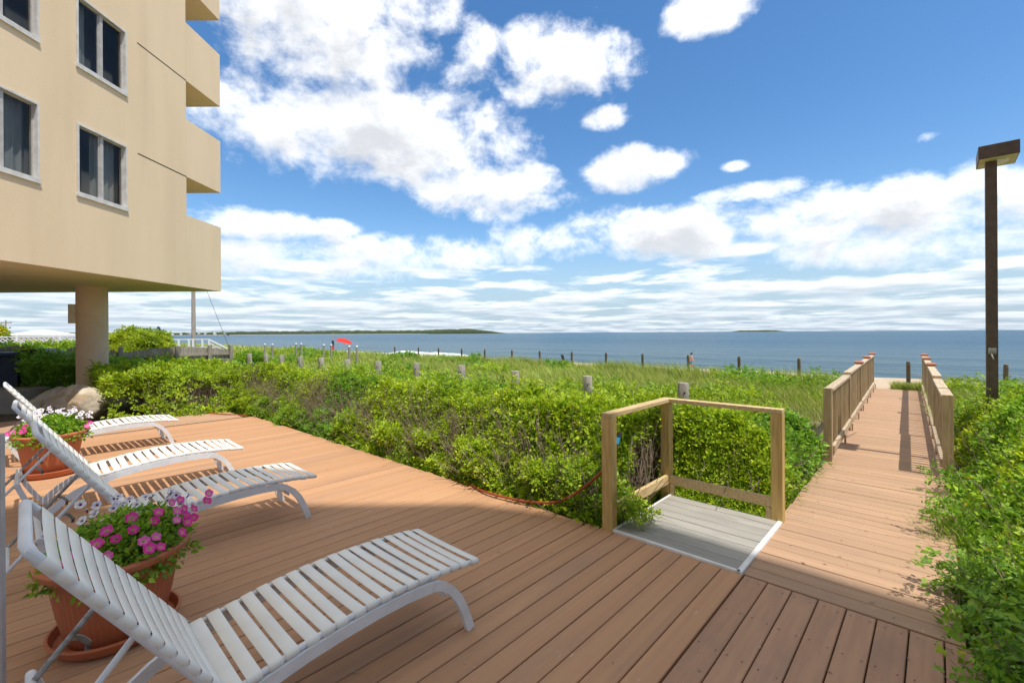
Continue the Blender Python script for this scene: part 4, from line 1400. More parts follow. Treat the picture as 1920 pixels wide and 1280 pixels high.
def make_petunias(root_loc, label, kind):
    r = empty('petunia_plant', root_loc); tag(r, label, 'flowers')
    pinks = [flower_mesh('pink_flower', (.84, .05, .36), (.86, .16, .46), (.80, .66, .35)), flower_mesh('pink_flower', (.74, .03, .28), (.80, .10, .38), (.65, .5, .3)), flower_mesh('pink_flower', (.88, .13, .46), (.90, .28, .56), (.8, .7, .4), .9)]
    whites = [flower_mesh('white_flower', (.86, .83, .82), (.80, .72, .78), (.12, .02, .14)), flower_mesh('white_flower', (.80, .74, .80), (.68, .58, .70), (.12, .02, .16), .92)]
    to_cam = unit(np.array([-root_loc[0], -root_loc[1], 0.0])); right = np.array([-to_cam[1], to_cam[0], 0.0])
    n = 800
    a = rng.uniform(0, 6.28, n); q = np.sqrt(rng.random(n)) * 1.0
    dome = (1 - q ** 2.2)
    R = .32
    lean = right * (.08 if kind == 0 else .03)
    pos = np.stack([R * q * np.cos(a), R * q * np.sin(a), .50 + dome * (.155 if kind == 0 else .17) * (.8 + .4 * rng.random(n)) - .05 * (q > .93)], -1)
    pos[:, :2] += (lean[:2])[None] * dome[:, None]
    out = jitter_dirs(np.stack([np.cos(a) * q, np.sin(a) * q, .35 + dome], -1), .35)
    V, T, C = shoots_to_leaves(pos, out, .034 * (.7 + .6 * rng.random(n)), 7, 0, lambda p, k: green_cols(p, k, (.85, .95, 1.0)), .95)
    link('foliage', np_mesh('foliage', V, T, C, 'leaf'), r)
    m = 70
    b = pos[rng.integers(0, n, m)]; aa = b * np.array([.25, .25, 0]) + np.array([0, 0, .46])
    V, T = tri_tubes(aa, b, np.full(m, .003), np.full(m, .002), rng.normal(0, .02, (m, 3)))
    link('stems', np_mesh('stems', V, T, None, 'leaf'), r)
    def put(me, lx, ly, z, nd, nm, s=1.0):
        # lx to the right and ly towards the camera as seen from it
        p = right * lx + to_cam * ly
        o = link(nm, me, r, (p[0], p[1], z))
        o.rotation_euler = Vector(nd).to_track_quat('Z', 'Y').to_euler(); o.scale = (s, s, s)
    if kind == 0:
        pk = [(-.30, .20, .53), (-.10, .30, .55), (-.20, .30, .525), (-.06, .22, .60), (.10, .16, .63), (.13, .26, .575), (.20, .20, .62), (.16, .30, .53), (.24, .10, .64), (.30, .06, .63), (.33, .0, .60), (.28, .14, .58), (.02, .10, .655), (.34, .12, .61), (.38, .04, .645), (.40, -.02, .67), (.22, .02, .67), (-.22, .24, .56), (.30, -.04, .66), (.10, .32, .545), (-.12, .14, .625), (.05, .28, .575), (-.16, .2, .59), (.18, .1, .655), (.0, .2, .62), (.26, .24, .56), (-.26, .12, .60), (.36, .1, .58)]
        for (x, y, z) in pk:
            x = x * .9 + .04 + random.uniform(-.03, .03)
            nd = to_cam * random.uniform(.5, 1.0) + right * (x * 1.6 + random.uniform(-.3, .3)) + np.array([0, 0, random.uniform(.35, .9)])
            put(random.choice(pinks), x + random.uniform(-.015, .015), y * 1.02, z + .025, nd, 'pink_flower', random.uniform(.8, 1.08))
        for i in range(34):
            x = random.uniform(-.16, .36); y = random.uniform(-.30, .06); z = .57 + .12 * (1 - (x / .46) ** 2) + random.uniform(-.03, .06)
            nd = to_cam * random.uniform(-.2, .9) + right * (x * 1.5 + random.uniform(-.4, .4)) + np.array([0, 0, random.uniform(.3, .9)])
            put(random.choice(whites), x, y, z, nd, 'white_flower', random.uniform(.7, .95))
    else:
        for (x, y, z) in ((-.30, .12, .56), (-.34, .05, .54), (-.2, .12, .61), (-.22, .2, .57), (.34, .04, .57), (.31, .12, .54)):
            nd = to_cam * random.uniform(.5, 1.0) + right * x + np.array([0, 0, random.uniform(.4, .9)])
            put(random.choice(pinks), x, y, z, nd, 'pink_flower', random.uniform(.9, 1.15))
        for i in range(40):
            x = random.uniform(-.26, .36); y = random.uniform(-.28, .18); z = .58 + .15 * (1 - (x / .42) ** 2) + random.uniform(-.02, .06)
            nd = to_cam * random.uniform(.0, .9) + right * (x * 1.2 + random.uniform(-.4, .4)) + np.array([0, 0, random.uniform(.4, 1.0)])
            put(random.choice(whites), x, y, z, nd, 'white_flower', random.uniform(.75, 1.0))


def place_pots():
    pot = make_pot(); index_children()
    for i, (u, v, lab, plab) in enumerate(((.35, 3.36, 'large terracotta pot with saucer behind the nearest lounger', 'pink and white petunias filling the near terracotta pot'),
                                          (.21, 7.74, 'terracotta pot with saucer between the two farther loungers', 'mostly white petunias filling the far terracotta pot'))):
        o = pot if i == 0 else copy_tree(pot)
        o.location = P(u, v, .0005); o.rotation_euler = (0, 0, i * .7); o.scale = (1, 1, .93 if i == 0 else 1.0)
        tag(o, lab, 'flower pot', 'terracotta pots on the deck')
        make_petunias(P(u, v, -.035 if i == 0 else .001), plab, i)


place_pots()


# ------------------------------------------------------------------ lamp, posts, fences, hose
def build_lamp():
    p = Vector((5.80, 5.50, -.2)); r = empty('street_lamp', p, A47)
    tag(r, 'tall brown square pole lamp with a flat box head beside the boardwalk', 'street lamp')
    MB().box(-.05, .05, -.05, .05, 0, 3.872, .006).build('pole', 'brown_metal', r)
    h = MB(); cx, cy = .05, -.055      # head centre in local u, v
    h.box(cx - .235, cx + .235, cy - .168, cy + .168, 3.885, 4.04, .004)
    ho = h.build('lamp_head', 'brown_metal', r)
    l = MB(); n = 28
    l.add([(cx + .19 * math.cos(2 * PI * k / n), cy + .115 * math.sin(2 * PI * k / n), 3.883) for k in range(n)] + [(cx + .13 * math.cos(2 * PI * k / n), cy + .07 * math.sin(2 * PI * k / n), 3.874) for k in range(n)],
          [((k + 1) % n, k, n + k, n + (k + 1) % n) for k in range(n)] + [tuple(range(2 * n - 1, n - 1, -1))])
    l.build('lens', 'lens', ho)
    MB().box(cx - .225, cx + .225, cy - .158, cy + .158, 3.8805, 3.884).build('reflector_plate', 'fixture', ho)
    MB().box(-.068, -.0515, -.035, .035, 1.56, 1.63, .003).build('outlet_cover', 'worn_metal', r)
    MB().tube([(-.06, .01, 1.57), (-.075, .0, 1.53), (-.07, -.01, 1.50)], .008, 6).build('cable_stub', 'rope', r, True)


build_lamp()


def build_posts():
    # rope bollards inside the thicket
    def boll(seed):
        mb = MB(); prof = [(.088, 0), (.086, .9), (.084, 1.155), (.076, 1.165), (.0, 1.165)]
        ph = seed * 1.7
        mb.lathe(prof, 18, lambda r, z, a: r * (1 + .03 * math.sin(3 * a + ph) + .015 * math.sin(7 * a)))
        return mb.mesh('bollard', 'grey_wood', True)
    ms = [boll(k) for k in range(3)]
    hole = MB().lathe([(.0, 0), (.013, .0), (.014, .004)], 10).mesh('rope_hole', 'dark_plastic')
    B = [(6.0, 19.6), (6.21, 18.5), (6.17, 16.9), (6.16, 15.3), (6.36, 14.1), (6.36, 12.47), (6.46, 10.95), (6.68, 9.47), (6.85, 7.97), (7.0, 6.42), (7.05, 4.66), (7.02, 2.92)]
    tops = []
    for i, (u, v) in enumerate(B):
        z0 = -.35 + (.10 if i < 9 else .04)
        lab = ('first' if i == 0 else '') and 'weathered grey rope bollard at the far left end of its row' or ''
        if not lab:
            lab = {11: 'weathered grey rope bollard nearest the timber foot-wash frame', 10: 'weathered grey rope bollard, second from the foot-wash frame', 9: 'weathered grey rope bollard, third from the foot-wash frame',
                   8: 'weathered grey rope bollard, fourth from the foot-wash frame', 7: 'broad weathered grey rope bollard, fifth from the foot-wash frame', 6: 'weathered grey rope bollard, sixth from the foot-wash frame',
                   5: 'weathered grey rope bollard, seventh from the foot-wash frame', 4: 'weathered grey rope bollard, eighth from the foot-wash frame', 3: 'weathered grey rope bollard, ninth from the foot-wash frame',
                   2: 'weathered grey rope bollard, third from the far left end', 1: 'weathered grey rope bollard, second from the far left end'}[i]
        o = link('rope_bollard', ms[i % 3], None, P(u, v, z0), random.uniform(0, 6)); o.rotation_euler = (random.uniform(-.02, .02), random.uniform(-.02, .02), A47)
        tag(o, lab, 'bollard', 'grey rope bollards in the rose thicket')
        h = link('rope_hole', hole, o, (-.072, -.052, 1.02)); h.rotation_euler = Vector((-.81, -.59, 0)).to_track_quat('Z', 'Y').to_euler()
        tops.append(P(u, v, z0 + 1.02))
    for i in range(len(tops) - 1):
        a, b = tops[i], tops[i + 1]
        mb = MB(); mb.tube([a.lerp(b, t) - Vector((0, 0, .34 * 4 * t * (1 - t))) for t in [k / 10 for k in range(11)]], .008, 6)
        r = mb.build('rope', 'rope', None, True)
        ow = ['first', 'second', 'third', 'fourth', 'fifth', 'sixth', 'seventh', 'eighth', 'ninth', 'tenth', 'eleventh', 'twelfth']
        k = len(tops) - 1 - i
        tag(r, 'grey rope sagging between the %s and %s bollards from the foot-wash frame' % (ow[k - 1], ow[k]), 'rope', 'ropes between the bollards')
    # thin fence posts along the dune crest
    mb = MB(); mb.lathe([(.052, 0), (.050, .93), (.052, .935), (.044, .955), (.050, .965), (.046, 1.0), (.02, 1.02), (0, 1.02)], 12)
    m = mb.mesh('post', 'dark_wood', True)
    ratios = [1.569, 1.408, 1.289, 1.165, 1.052, .933, .824, .714, .610, .509, .400, .295, .190, .034, -.075]
    names = ['leftmost of the dark posts on the dune crest, left of the dark swell'] + [None] * 14
    ordw = ['second', 'third', 'fourth', 'fifth', 'sixth', 'seventh', 'eighth', 'ninth', 'tenth', 'eleventh', 'twelfth', 'thirteenth']
    prev = None
    for i, q in enumerate(ratios):
        u, v = 17.3, 17.3 * q
        if i == 0: lab = 'leftmost of the thin dark posts along the dune crest'
        elif i == 13: lab = 'thin dark post at the sea end of the boardwalk, right of the sand'
        elif i == 14: lab = 'thin dark post behind the lamp pole on the dune crest'
        else: lab = ordw[i - 1] + ' from the left of the thin dark posts along the dune crest'
        o = link('dune_post', m, None, P(u, v, -.25), 0); o.rotation_euler = (random.uniform(-.02, .02), random.uniform(-.02, .02), 0)
        tag(o, lab, 'post', 'dark posts along the dune crest')
    c = MB(); a, b = P(17.3, .59, .45), P(17.3, -1.3, .5)
    c.tube([a.lerp(b, t) - Vector((0, 0, .16 * 4 * t * (1 - t))) for t in [k / 8 for k in range(9)]], .008, 6)
    b2 = P(17.3, -4.5, .45)
    c.tube([b.lerp(b2, t) - Vector((0, 0, .12 * 4 * t * (1 - t))) for t in [k / 8 for k in range(9)]], .008, 6)
    tag(c.build('rope', 'rope', None, True), 'pale rope strung along the crest posts right of the boardwalk', 'rope')
    # capped posts of the neighbouring beach path
    pm = MB().lathe([(.06, 0), (.058, 1.22), (.0, 1.22)], 12).mesh('shaft', 'grey_wood', True)
    cm = MB().lathe([(.062, 1.215), (.062, 1.235), (.03, 1.28), (.0, 1.285)], 12).mesh('cap', 'lattice_white', True)
    T = [((-15.7, 28.9), 'left one of the capped posts by the grey fence'), ((-14.9, 28.3), 'right one of the capped posts by the grey fence'),
         ((-14.21, 29.93), 'left post of the second capped pair left of the parasol'), ((-13.82, 29.83), 'right post of the second capped pair left of the parasol'),
         ((-11.01, 26.6), 'left post of the capped pair nearest the red clad people'), ((-10.53, 26.49), 'capped post standing left of the striped pole'),
         ((-8.22, 22.97), 'left post of the capped pair under the red parasol'), ((-7.81, 22.89), 'right post of the capped pair under the red parasol')]
    for (x, y), lab in T:
        o = empty('path_post', (x, y, -.22)); tag(o, 'grey post with white cap, ' + lab.replace('capped ', ''), 'post', 'capped posts of the beach path')
        link('shaft', pm, o); link('cap', cm, o)


build_posts()


def build_fence():
    r = empty('board_fence', P(2, 20, -.1), A47)
    tag(r, 'weathered grey board fence with scalloped top left of the rope bollards', 'fence')
    posts = [-3.4, -.95, .62, 2.2, 3.75, 4.75, 5.45]
    bm = MB().box(-.066, .066, -.01, .01, 0, 1.0).mesh('fence_board', 'grey_wood')
    for i, u in enumerate(posts):
        MB().box(u - 2 - .06, u - 2 + .06, -.11, -.0, 0, 1.36 if i != 1 else 1.45, .006).build('post', 'grey_wood', r)
    for a, b in zip(posts[:-1], posts[1:]):
        n = max(3, int((b - a) / .14))
        for k in range(n):
            t = (k + .5) / n; u = a + (b - a) * t
            h = (1.13 + .30 * math.sin(PI * t)) if a < 2.1 else (1.14 + .16 * math.sin(PI * (u - 2.2) / 3.25))
            o = link('fence_board', bm, r, (u - 2, .012 + random.uniform(-.003, .003), .02)); o.scale = (1, 1, h)
        MB().box(a - 2 + .06, b - 2 - .06, -.055, .0, .98, 1.06).build('rail', 'grey_wood', r)
    # white lattice fences of the neighbouring terrace
    def lattice(name, lab, A, B, z0, z1):
        o = empty(name, (A + B) / 2); d = (B - A).xy; L = d.length; o.rotation_euler = (0, 0, math.atan2(d.y, d.x)); o.location.z = z0
        tag(o, lab, 'fence', 'white lattice fences')
        H = z1 - z0
        MB().box(-L / 2, L / 2, -.03, .03, H - .08, H).build('top_rail', 'lattice_white', o)
        MB().box(-L / 2, L / 2, -.03, .03, 0, .3 * H).build('base_panel', 'lattice_white', o)
        n = int(L / .28); sl = MB()
        for k in range(-3, n + 3):
            for sg in (-1, 1):
                x0 = -L / 2 + k * .28; x1 = x0 + sg * (H * .7)
                c = lambda x: min(max(x, -L / 2), L / 2)
                if abs(c(x0) - x0) > .01 or abs(c(x1) - x1) > .01: continue
                y = .01 * sg
                sl.add([(x0 - .045, y, .3 * H), (x0 + .045, y, .3 * H), (x1 + .045, y, H - .08), (x1 - .045, y, H - .08)], [(0, 1, 2, 3)])
        s = sl.build('lattice', 'lattice_white', o); s['kind'] = 'stuff'
        k = 0
        while k * 2.4 <= L:
            MB().box(-L / 2 + k * 2.4 - .06, -L / 2 + k * 2.4 + .06, -.06, .06, -1.0, H + .06).build('post', 'lattice_white', o); k += 1
    lattice('lattice_fence', 'white lattice fence at far left beyond the trash cart', at(-60, 641, 33), at(152, 641, 38), 1.0, 1.62)
    lattice('lattice_fence', 'white lattice fence between the column and the tall shrub', at(196, 640, 30), at(262, 640, 30.5), .62, 1.35)
    # white terrace railing
    A, B = at(262, 640, 29), at(392, 640, 30.5)
    o = empty('terrace_railing', (A + B) / 2); d = (B - A).xy; L = d.length; o.rotation_euler = (0, 0, math.atan2(d.y, d.x)); o.location.z = .72
    tag(o, 'white terrace railing with steps behind the grey board fence', 'railing')
    MB().box(-L / 2, L / 2, -.05, .05, .60, .67).build('top_rail', 'lattice_white', o)
    MB().box(-L / 2, L / 2, -.03, .03, .08, .13).build('bottom_rail', 'lattice_white', o)
    for t in (0, .2, .38, .41, .55, .70, .76, .90, 1.0):
        x = -L / 2 + L * t; MB().box(x - .055, x + .055, -.055, .055, -1, .60).build('post', 'lattice_white', o)
    for (z, w) in ((.6, .04), (.38, .03)):
        MB().sweep([(L / 2, 0, z), (L / 2 + 1.1, -.3, z - .62)], [(-w, -w), (w, -w), (w, w), (-w, w)]).build('stair_rail', 'lattice_white', o)
    tr = MB().prism([(-L / 2, -.1), (L / 2, -.1), (L / 2, 5), (-L / 2 - 4, 5)], 'z', -1.2, 0).build('floor', 'concrete', o)


build_fence()


def build_hose():
    pts = [P(.8, 11.6, .01), Vector((-7.6, 9.1, .0)), P(2.6, 11.0, .03), P(3.18, 10.3, .02), Vector((-5.35, 9.15, .0)), Vector((-4.25, 8.22, .0)), Vector((-3.75, 8.0, .10)), Vector((-3.15, 7.42, .02)), Vector((-2.72, 6.99, .015)), Vector((-2.2, 6.60, .01)), Vector((-1.66, 6.09, .01)),
           Vector((-1.2, 5.60, .005)), Vector((-.70, 5.10, .01)), Vector((-.30, 4.68, .025)), Vector((-.02, 4.44, .035)), Vector((.22, 4.30, .05)), Vector((.40, 4.20, .09)), Vector((.56, 4.10, .20)), Vector((.70, 3.98, .36)), Vector((.80, 3.90, .50)), Vector((.86, 3.90, .60)), Vector((.90, 3.945, .68))]
    pts = pts[2:]
    for i in range(1, 11):
        pts[i] = pts[i] + Vector((CU, SU, 0)) * (.05 + .06 * (i % 3)) - Vector((0, 0, .03 + .03 * (i % 2)))
    # smooth path
    out = []
    for i in range(len(pts) - 1):
        p0, p1, p2, p3 = pts[max(i - 1, 0)], pts[i], pts[i + 1], pts[min(i + 2, len(pts) - 1)]
        for k in range(6):
            t = k / 6
            out.append(.5 * ((2 * p1) + (p2 - p0) * t + (2 * p0 - 5 * p1 + 4 * p2 - p3) * t * t + (3 * p1 - p0 - 3 * p2 + p3) * t ** 3))
    out.append(pts[-1])
    r = empty('garden_hose', pts[-1]); tag(r, 'orange-red garden hose along the deck edge hanging up to the timber post', 'hose')
    o = MB().tube([p - pts[-1] for p in out], .0125, 8).build('tube', 'hose', r, True)
    n = MB(); a, b = Vector((.0, .0, .0)), Vector((.025, .02, .06))
    n.tube([a, b], .019, 10); n.build('nozzle_grip', 'blue_plastic', r, True)
    n = MB(); n.tube([b, b + Vector((.012, .01, .035))], .024, 10); n.tube([a - Vector((.012, .01, .035)), a], .017, 8); n.build('nozzle_head', 'dark_plastic', r, True)


build_hose()


# ------------------------------------------------------------------ rocks, cart, far left things
def build_rock(name, label, loc, sx, sy, sz, seed, mat='rock', group=None):
    n, m = 44, 72; r_ = np.random.default_rng(seed)
    pl = unit(r_.normal(0, 1, (16, 3))); off = .58 + .26 * r_.random(16)
    V = []
    for i in range(n + 1):
        th = PI * i / n
        for k in range(m):
            ph = 2 * PI * k / m
            d = np.array([math.sin(th) * math.cos(ph), math.sin(th) * math.sin(ph), math.cos(th)])
            den = pl @ d; t = np.where(den > .05, off / np.maximum(den, .05), 9).min()
            t = min(t, 1.08) * (1 + .10 * (float(fbm(ph * 3 + seed, th * 4, 3)) - .5) * (math.sin(th) > .05))
            V.append((d[0] * t * sx, d[1] * t * sy, d[2] * t * sz))
    F = [(i * m + k, (i + 1) * m + k, (i + 1) * m + (k + 1) % m, i * m + (k + 1) % m) for i in range(n) for k in range(m)]
    mb = MB(); mb.add(V, F)
    o = mb.build(name, mat, None, True, loc, seed * 1.3)
    tag(o, label, 'boulder', group)


build_rock('boulder', 'large tan boulder in front of the round column', (-9.42, 9.75, .10), .60, .48, .46, 5)
build_rock('boulder', 'smaller brown boulder left of the large one by the column', (-10.75, 10.6, .06), .55, .48, .46, 9)


def build_left_things():
    # concrete block
    o = MB().box(-.55, .55, -.4, .4, -.3, .32, .03).build('concrete_block', 'concrete', None, False, (-12.75, 11.6, 0), .1)
    tag(o, 'pale concrete block behind the loungers at the left edge', 'block')
    # trash cart
    r = empty('trash_cart', (-13.98, 12.7, -.05), .3); r.scale = (1.15, 1.15, 1.18); tag(r, 'dark blue wheeled trash cart with its lid swung open', 'trash cart')
    b = MB(); rows = []
    for (z, w, d_) in ((.12, .26, .27), (.95, .34, .37), (1.0, .37, .40), (1.06, .37, .40)):
        rows += [(-w, -d_, z), (w, -d_, z), (w, d_, z), (-w, d_, z)]
    b.add(rows, [(3, 2, 1, 0)] + [(i * 4 + j, i * 4 + (j + 1) % 4, i * 4 + 4 + (j + 1) % 4, i * 4 + 4 + j) for i in range(3) for j in range(4)] + [(12, 13, 14, 15)])
    b.build('bin', 'cart_blue', r)
    l = MB(); l.sweep([(.38, 0, 1.07), (.62, 0, 1.10), (1.0, 0, .98), (1.22, 0, .88)], [(-.38, -.02), (.38, -.02), (.36, .03), (-.36, .03)]); l.build('lid', 'dark_plastic', r)
    MB().tube([(.40, -.3, 1.03), (.47, -.3, 1.05), (.47, .3, 1.05), (.40, .3, 1.03)], .018, 8).build('handle', 'cart_blue', r, True)
    for s in (-1, 1):
        w = MB(); w.tube([(.2, s * .30, .13), (.2, s * .37, .13)], .13, 18); w.build('wheel', 'dark_plastic', r, True)
    # closed navy parasols on the terrace
    for (px, d, lab) in ((254, 33, 'closed navy parasol, the left one, half hidden by the tall shrub'), (297, 30.5, 'closed navy parasol, the right one, beside the terrace railing')):
        p = at(px, 640, d); top = at(px, 611.5, d).z
        r = empty('closed_parasol', (p.x, p.y, .72)); tag(r, lab, 'parasol', 'closed navy parasols')
        h = top - .72
        MB().lathe([(.03, 0), (.03, h * .5)], 10).build('pole', 'lattice_white', r, True)
        MB().lathe([(.0, h), (.05, h - .03), (.10, h - .12), (.13, h * .82), (.11, h * .72), (.17, h * .5), (.20, h * .38), (.17, h * .36), (.03, h * .38)], 24, lambda rr, z, a: rr * (1 + .13 * math.cos(8 * a))).build('canopy', 'navy_cloth', r, True)
    # white square pavilion
    p = at(80, 640, 62); r = empty('pavilion', (p.x, p.y, 0)); tag(r, 'white peaked canopy on posts at far left', 'canopy')
    z0, z1 = at(80, 627.5, 62).z, at(80, 617.5, 62).z; w = 2.55
    c = MB(); c.add([(-w, -w, z0), (w, -w, z0), (w, w, z0), (-w, w, z0), (0, 0, z1), (-w, -w, z0 - .18), (w, -w, z0 - .18), (w, w, z0 - .18), (-w, w, z0 - .18)],
                    [(0, 1, 4), (1, 2, 4), (2, 3, 4), (3, 0, 4), (0, 5, 6, 1), (1, 6, 7, 2), (2, 7, 8, 3), (3, 8, 5, 0)])
    c.build('canopy', 'white_cloth', r)
    for sx in (-1, 1):
        for sy in (-1, 1): MB().box(sx * 2.4 - .04, sx * 2.4 + .04, sy * 2.4 - .04, sy * 2.4 + .04, -.3, z0 - .01).build('post', 'lattice_white', r)
    # utility pole with guy wire behind the building corner
    p = at(363, 640, 36); r = empty('utility_pole', (p.x, p.y, -.3)); tag(r, 'pale wooden utility pole with a guy wire by the terrace', 'pole')
    MB().lathe([(.16, 0), (.115, 9.0), (0, 9.0)], 14).build('shaft', 'pole_wood', r, True)
    e = at(418, 622, 37); q = Vector((e.x - p.x, e.y - p.y, e.z + .3)); hi = Vector((0, 0, 8.2))
    MB().tube([hi, hi.lerp(q, 1.45)], .014, 5).build('guy_wire', 'dark_plastic', r)
    MB().box(-.9, .9, -.06, .06, 8.45, 8.57).build('cross_arm', 'pole_wood', r)
    # distant pole with crossarm and street lamp at the left edge
    p = at(11, 640, 110); r = empty('utility_pole', (p.x, p.y, -.3)); tag(r, 'distant utility pole with a crossarm at the left edge', 'pole')
    h = at(11, 600, 110).z + .3
    MB().lathe([(.17, 0), (.13, h), (0, h)], 10).build('shaft', 'pole_wood', r, True)
    MB().box(-1.4, 1.4, -.08, .08, h - .75, h - .5).build('cross_arm', 'pole_wood', r)
    # slim metal post at the left edge of the view
    o = MB().box(-.012, .012, -.012, .012, -.02, 1.22, .002).build('metal_post', 'window_metal', None, False, (-2.262, 2.005, 0), .3)
    tag(o, 'slim grey metal post at the left edge of the deck', 'post')


build_left_things()


# ------------------------------------------------------------------ beach: people, parasol, pole, chair
def skin_body(name, verts, edges, radii, mat, parent, root=0):
    me = bpy.data.meshes.new(name); me.from_pydata(verts, edges, [])
    o = link(name, me, parent)
    md = o.modifiers.new('skin', 'SKIN')
    for i, rr in enumerate(radii):
        sv = me.skin_vertices[0].data[i]; sv.radius = rr if isinstance(rr, tuple) else (rr, rr); sv.use_root = (i == root)
    o.modifiers.new('sub', 'SUBSURF').levels = 1; o.modifiers['sub'].render_levels = 2
    me.materials.append(MATS[mat])
    return o


def walking_man(loc, rz):
    r = empty('person', loc, rz); tag(r, 'bare-chested person in teal shorts walking along the water edge', 'person')
    # local x = walking direction
    V = [(0, 0, .92), (.02, 0, 1.12), (.04, 0, 1.36), (.05, 0, 1.46), (.08, 0, 1.54), (.10, 0, 1.66),
         (.04, .17, 1.40), (-.06, .22, 1.14), (.04, .22, .93), (.04, -.17, 1.40), (.13, -.21, 1.15), (.28, -.19, 1.0),
         (.0, .09, .88), (.16, .09, .50), (.06, .10, .10), (.17, .11, .03), (.0, -.09, .88), (-.04, -.09, .48), (-.24, -.10, .14), (-.16, -.11, .04),
         (.055, .225, .87), (.075, .215, .83), (.30, -.19, .955), (.325, -.185, .915)]
    E_ = [(0, 1), (1, 2), (2, 3), (3, 4), (4, 5), (2, 6), (6, 7), (7, 8), (2, 9), (9, 10), (10, 11), (0, 12), (12, 13), (13, 14), (14, 15), (0, 16), (16, 17), (17, 18), (18, 19), (8, 20), (20, 21), (11, 22), (22, 23)]
    R_ = [(.13, .15), (.12, .14), (.13, .18), .055, (.085, .075), (.075, .07), .06, .045, .034, .06, .045, .034, .09, .06, .042, .03, .09, .06, .042, .03, .026, .014, .026, .014]
    skin_body('body', V, E_, R_, 'skin', r)
    # hair and shorts over the body
    h = MB(); n = 16
    rows = [(0.0, 1.775), (.06, 1.76), (.098, 1.70), (.104, 1.62), (.09, 1.56)]
    h.lathe(rows, n); h.v = [(x + .075 - (.02 if z < 1.64 else 0), y * .92, z) for (x, y, z) in h.v]; h.build('hair', 'hair', r, 'all')
    skin_body('shorts', [(0, 0, .98), (0, 0, .88), (.0, .095, .82), (.10, .095, .60), (.0, -.095, .82), (-.03, -.095, .58)], [(0, 1), (1, 2), (2, 3), (1, 4), (4, 5)], [(.14, .17), (.14, .17), (.115, .115), .10, (.115, .115), .10], 'teal_cloth', r)


def sitting_person(loc, rz, label, mat):
    r = empty('person', loc, rz); tag(r, label, 'person', 'people sitting on the beach')
    V = [(0, 0, .12), (-.02, 0, .36), (.02, 0, .58), (.04, 0, .68), (.07, 0, .76), (.09, 0, .86), (.02, .18, .60), (.12, .22, .38), (.28, .16, .42), (.02, -.18, .60), (.12, -.22, .38), (.28, -.16, .42),
         (.05, .10, .12), (.42, .13, .42), (.60, .13, .06), (.05, -.10, .12), (.42, -.13, .42), (.60, -.13, .06)]
    E_ = [(0, 1), (1, 2), (2, 3), (3, 4), (4, 5), (2, 6), (6, 7), (7, 8), (2, 9), (9, 10), (10, 11), (0, 12), (12, 13), (13, 14), (0, 15), (15, 16), (16, 17)]
    R_ = [(.14, .16), (.13, .16), (.13, .17), .055, (.08, .075), .07, .06, .045, .035, .06, .045, .035, .10, .065, .045, .10, .065, .045]
    skin_body('body', V, E_, R_, 'skin', r)
    skin_body('shirt', [(0, 0, .16), (-.02, 0, .36), (.02, 0, .58), (.03, 0, .64), (.03, .19, .58), (.08, .22, .46), (.03, -.19, .58), (.08, -.22, .46)], [(0, 1), (1, 2), (2, 3), (2, 4), (4, 5), (2, 6), (6, 7)], [(.165, .185), (.155, .185), (.155, .19), .08, .08, .07, .08, .07], mat, r)
    h = MB(); h.lathe([(0.0, .975), (.06, .96), (.096, .90), (.10, .83), (.085, .77)], 14); h.v = [(x + .06, y * .92, z) for (x, y, z) in h.v]; h.build('hair', 'hair', r, 'all')


def gz_at(p):
    u = p.x * CU + p.y * SU; v = -p.x * SU + p.y * CU
    return float(ground_z(u, v))


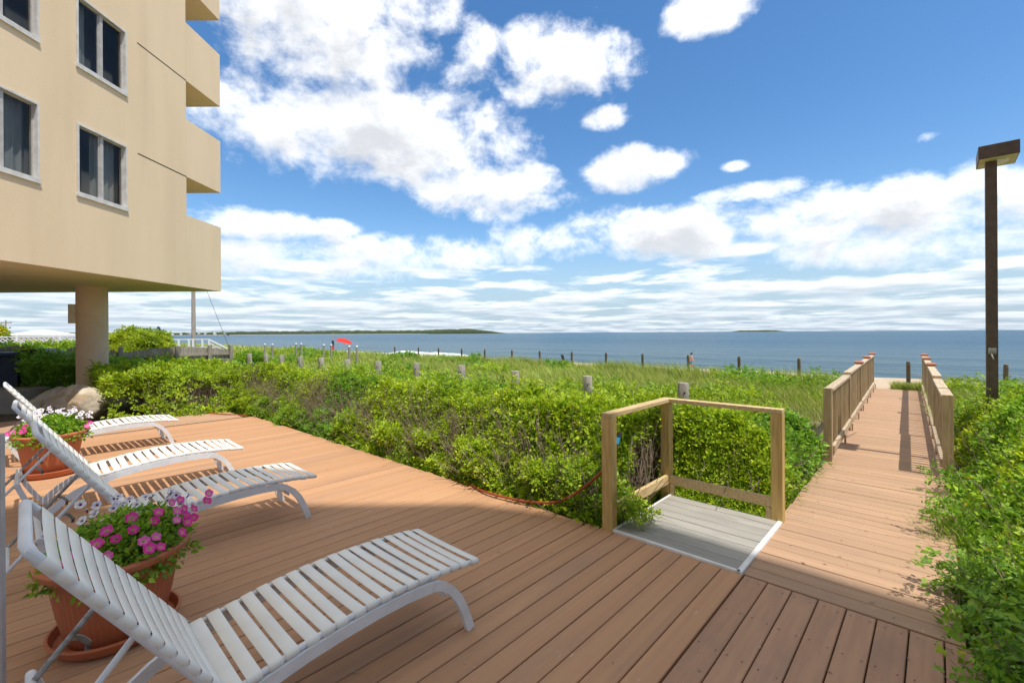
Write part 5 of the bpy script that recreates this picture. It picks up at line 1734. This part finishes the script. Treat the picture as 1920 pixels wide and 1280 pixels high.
def build_beach():
    p = at(1295, 688, 44.3); walking_man((p.x, p.y, gz_at(p)), D(-15))
    for (px, d, lab, m) in ((596, 46, 'person in a red top sitting on the beach, left of the pair', 'red_cloth'), (601.5, 47, 'person in a dark and white top sitting right of the red clad one', 'dark_cloth'),
                            (643, 60, 'person sitting in the shade under the red parasol', 'dark_cloth')):
        p = at(px, 655, d); sitting_person((p.x, p.y, gz_at(p)), D(60) + px, lab, m)
    # red parasol
    p = at(645, 655, 60); z = gz_at(p); r = empty('beach_parasol', (p.x, p.y, z)); tag(r, 'open red parasol tilted over people on the beach', 'parasol')
    tilt = Matrix.Rotation(D(15), 3, 'Y')
    can = MB(); n = 8; h = at(645, 640.5, 60).z - z
    rings = [(0, .42), (.45, .36), (.85, .2), (1.15, -.02)]
    for i, (rr, zz) in enumerate(rings):
        for k in range(16):
            a = 2 * PI * k / 16; sc = 1 if k % 2 == 0 else .965
            can.v.append(tuple(tilt @ Vector((rr * sc * math.cos(a), rr * sc * math.sin(a), zz - (.03 if k % 2 and i == 3 else 0))) + Vector((0, 0, h))))
    for i in range(3):
        for k in range(16): can.f.append((i * 16 + k, i * 16 + (k + 1) % 16, (i + 1) * 16 + (k + 1) % 16, (i + 1) * 16 + k))
    can.build('canopy', 'red_cloth', r)
    MB().tube([(-.15, 0, 0), tuple(tilt @ Vector((0, 0, .38)) + Vector((0, 0, h)))], .022, 8).build('pole', 'lattice_white', r, True)
    # pole with blue band and red wrap
    p = at(624, 655, 58); z = gz_at(p); r = empty('beach_pole', (p.x, p.y, z)); tag(r, 'tall tan pole with a blue band and red lower wrap on the beach', 'pole')
    H = at(624, 624.5, 58).z - z
    MB().lathe([(.07, 0), (.06, H), (0, H)], 10).build('shaft', 'pole_wood', r, True)
    b0, b1 = at(624, 648, 58).z - z, at(624, 638, 58).z - z
    MB().lathe([(.075, b0), (.15, b0 + .02), (.14, b1 - .02), (.07, b1)], 14).build('blue_band', 'cart_blue', r, True)
    MB().lathe([(.09, .05), (.16, .4), (.15, b0 - .05), (.08, b0 - .005)], 14, lambda rr, zz, a: rr * (1 + .12 * math.cos(5 * a))).build('red_wrap', 'red_cloth', r, True)
    # dark beach chair by the water
    p = at(1062, 668, 44); z = gz_at(p); r = empty('beach_chair', (p.x, p.y, z), .4); tag(r, 'small black beach chair standing on the sand near the water', 'chair')
    MB().sweep([(.28, 0, .62), (.22, 0, .63), (-.25, 0, .56)], [(-.27, -.012), (.27, -.012), (.27, .012), (-.27, .012)]).build('seat', 'dark_cloth', r)
    MB().sweep([(-.25, 0, .57), (-.5, 0, 1.32)], [(-.27, -.012), (.27, -.012), (.27, .012), (-.27, .012)], up=(1, 0, 0)).build('backrest', 'dark_cloth', r)
    for s in (-1, 1):
        MB().tube([(.28, s * .28, 0), (-.22, s * .28, .78)], .014, 6).build('leg', 'dark_plastic', r, True)
        MB().tube([(-.32, s * .29, 0), (.22, s * .29, .78)], .014, 6).build('leg', 'dark_plastic', r, True)


build_beach()


def build_debris():
    mb = MB()
    for _ in range(150):
        u, v = random.uniform(.6, 3.25), random.uniform(0, 6.5)
        if u * SU + v * CU < 1.9: continue
        s_ = random.uniform(.003, .009); a = random.uniform(0, 6)
        mb.add([(u + s_ * math.cos(a + k * 1.26) * random.uniform(.6, 1.2), v + s_ * .7 * math.sin(a + k * 1.26), .0032 + (.002 if k % 2 else 0)) for k in range(5)], [tuple(range(5))])
    o = mb.build('shell_bits', 'sand', None, False, (0, 0, 0), A47)
    tag(o, 'tiny pale shell and sand bits strewn over the deck boards', 'debris', kind='stuff')
    mb = MB()
    for _ in range(70):
        u, v = random.uniform(.6, 6.5), random.uniform(0, 6.0)
        if u > 3.3: v = random.uniform(0, .95)
        if u * SU + v * CU < 1.9: continue
        s_ = random.uniform(.008, .02); a = random.uniform(0, 6); c_, n_ = math.cos(a), math.sin(a)
        mb.add([(u, v, .004), (u + s_ * c_ - s_ * .3 * n_, v + s_ * n_ + s_ * .3 * c_, .007), (u + 2 * s_ * c_, v + 2 * s_ * n_, .004), (u + s_ * c_ + s_ * .3 * n_, v + s_ * n_ - s_ * .3 * c_, .006)], [(0, 1, 2, 3)])
    o = mb.build('dry_leaves', 'twig', None, False, (0, 0, 0), A47)
    tag(o, 'small dry leaf bits lying on the deck and boardwalk', 'debris', kind='stuff')


build_debris()
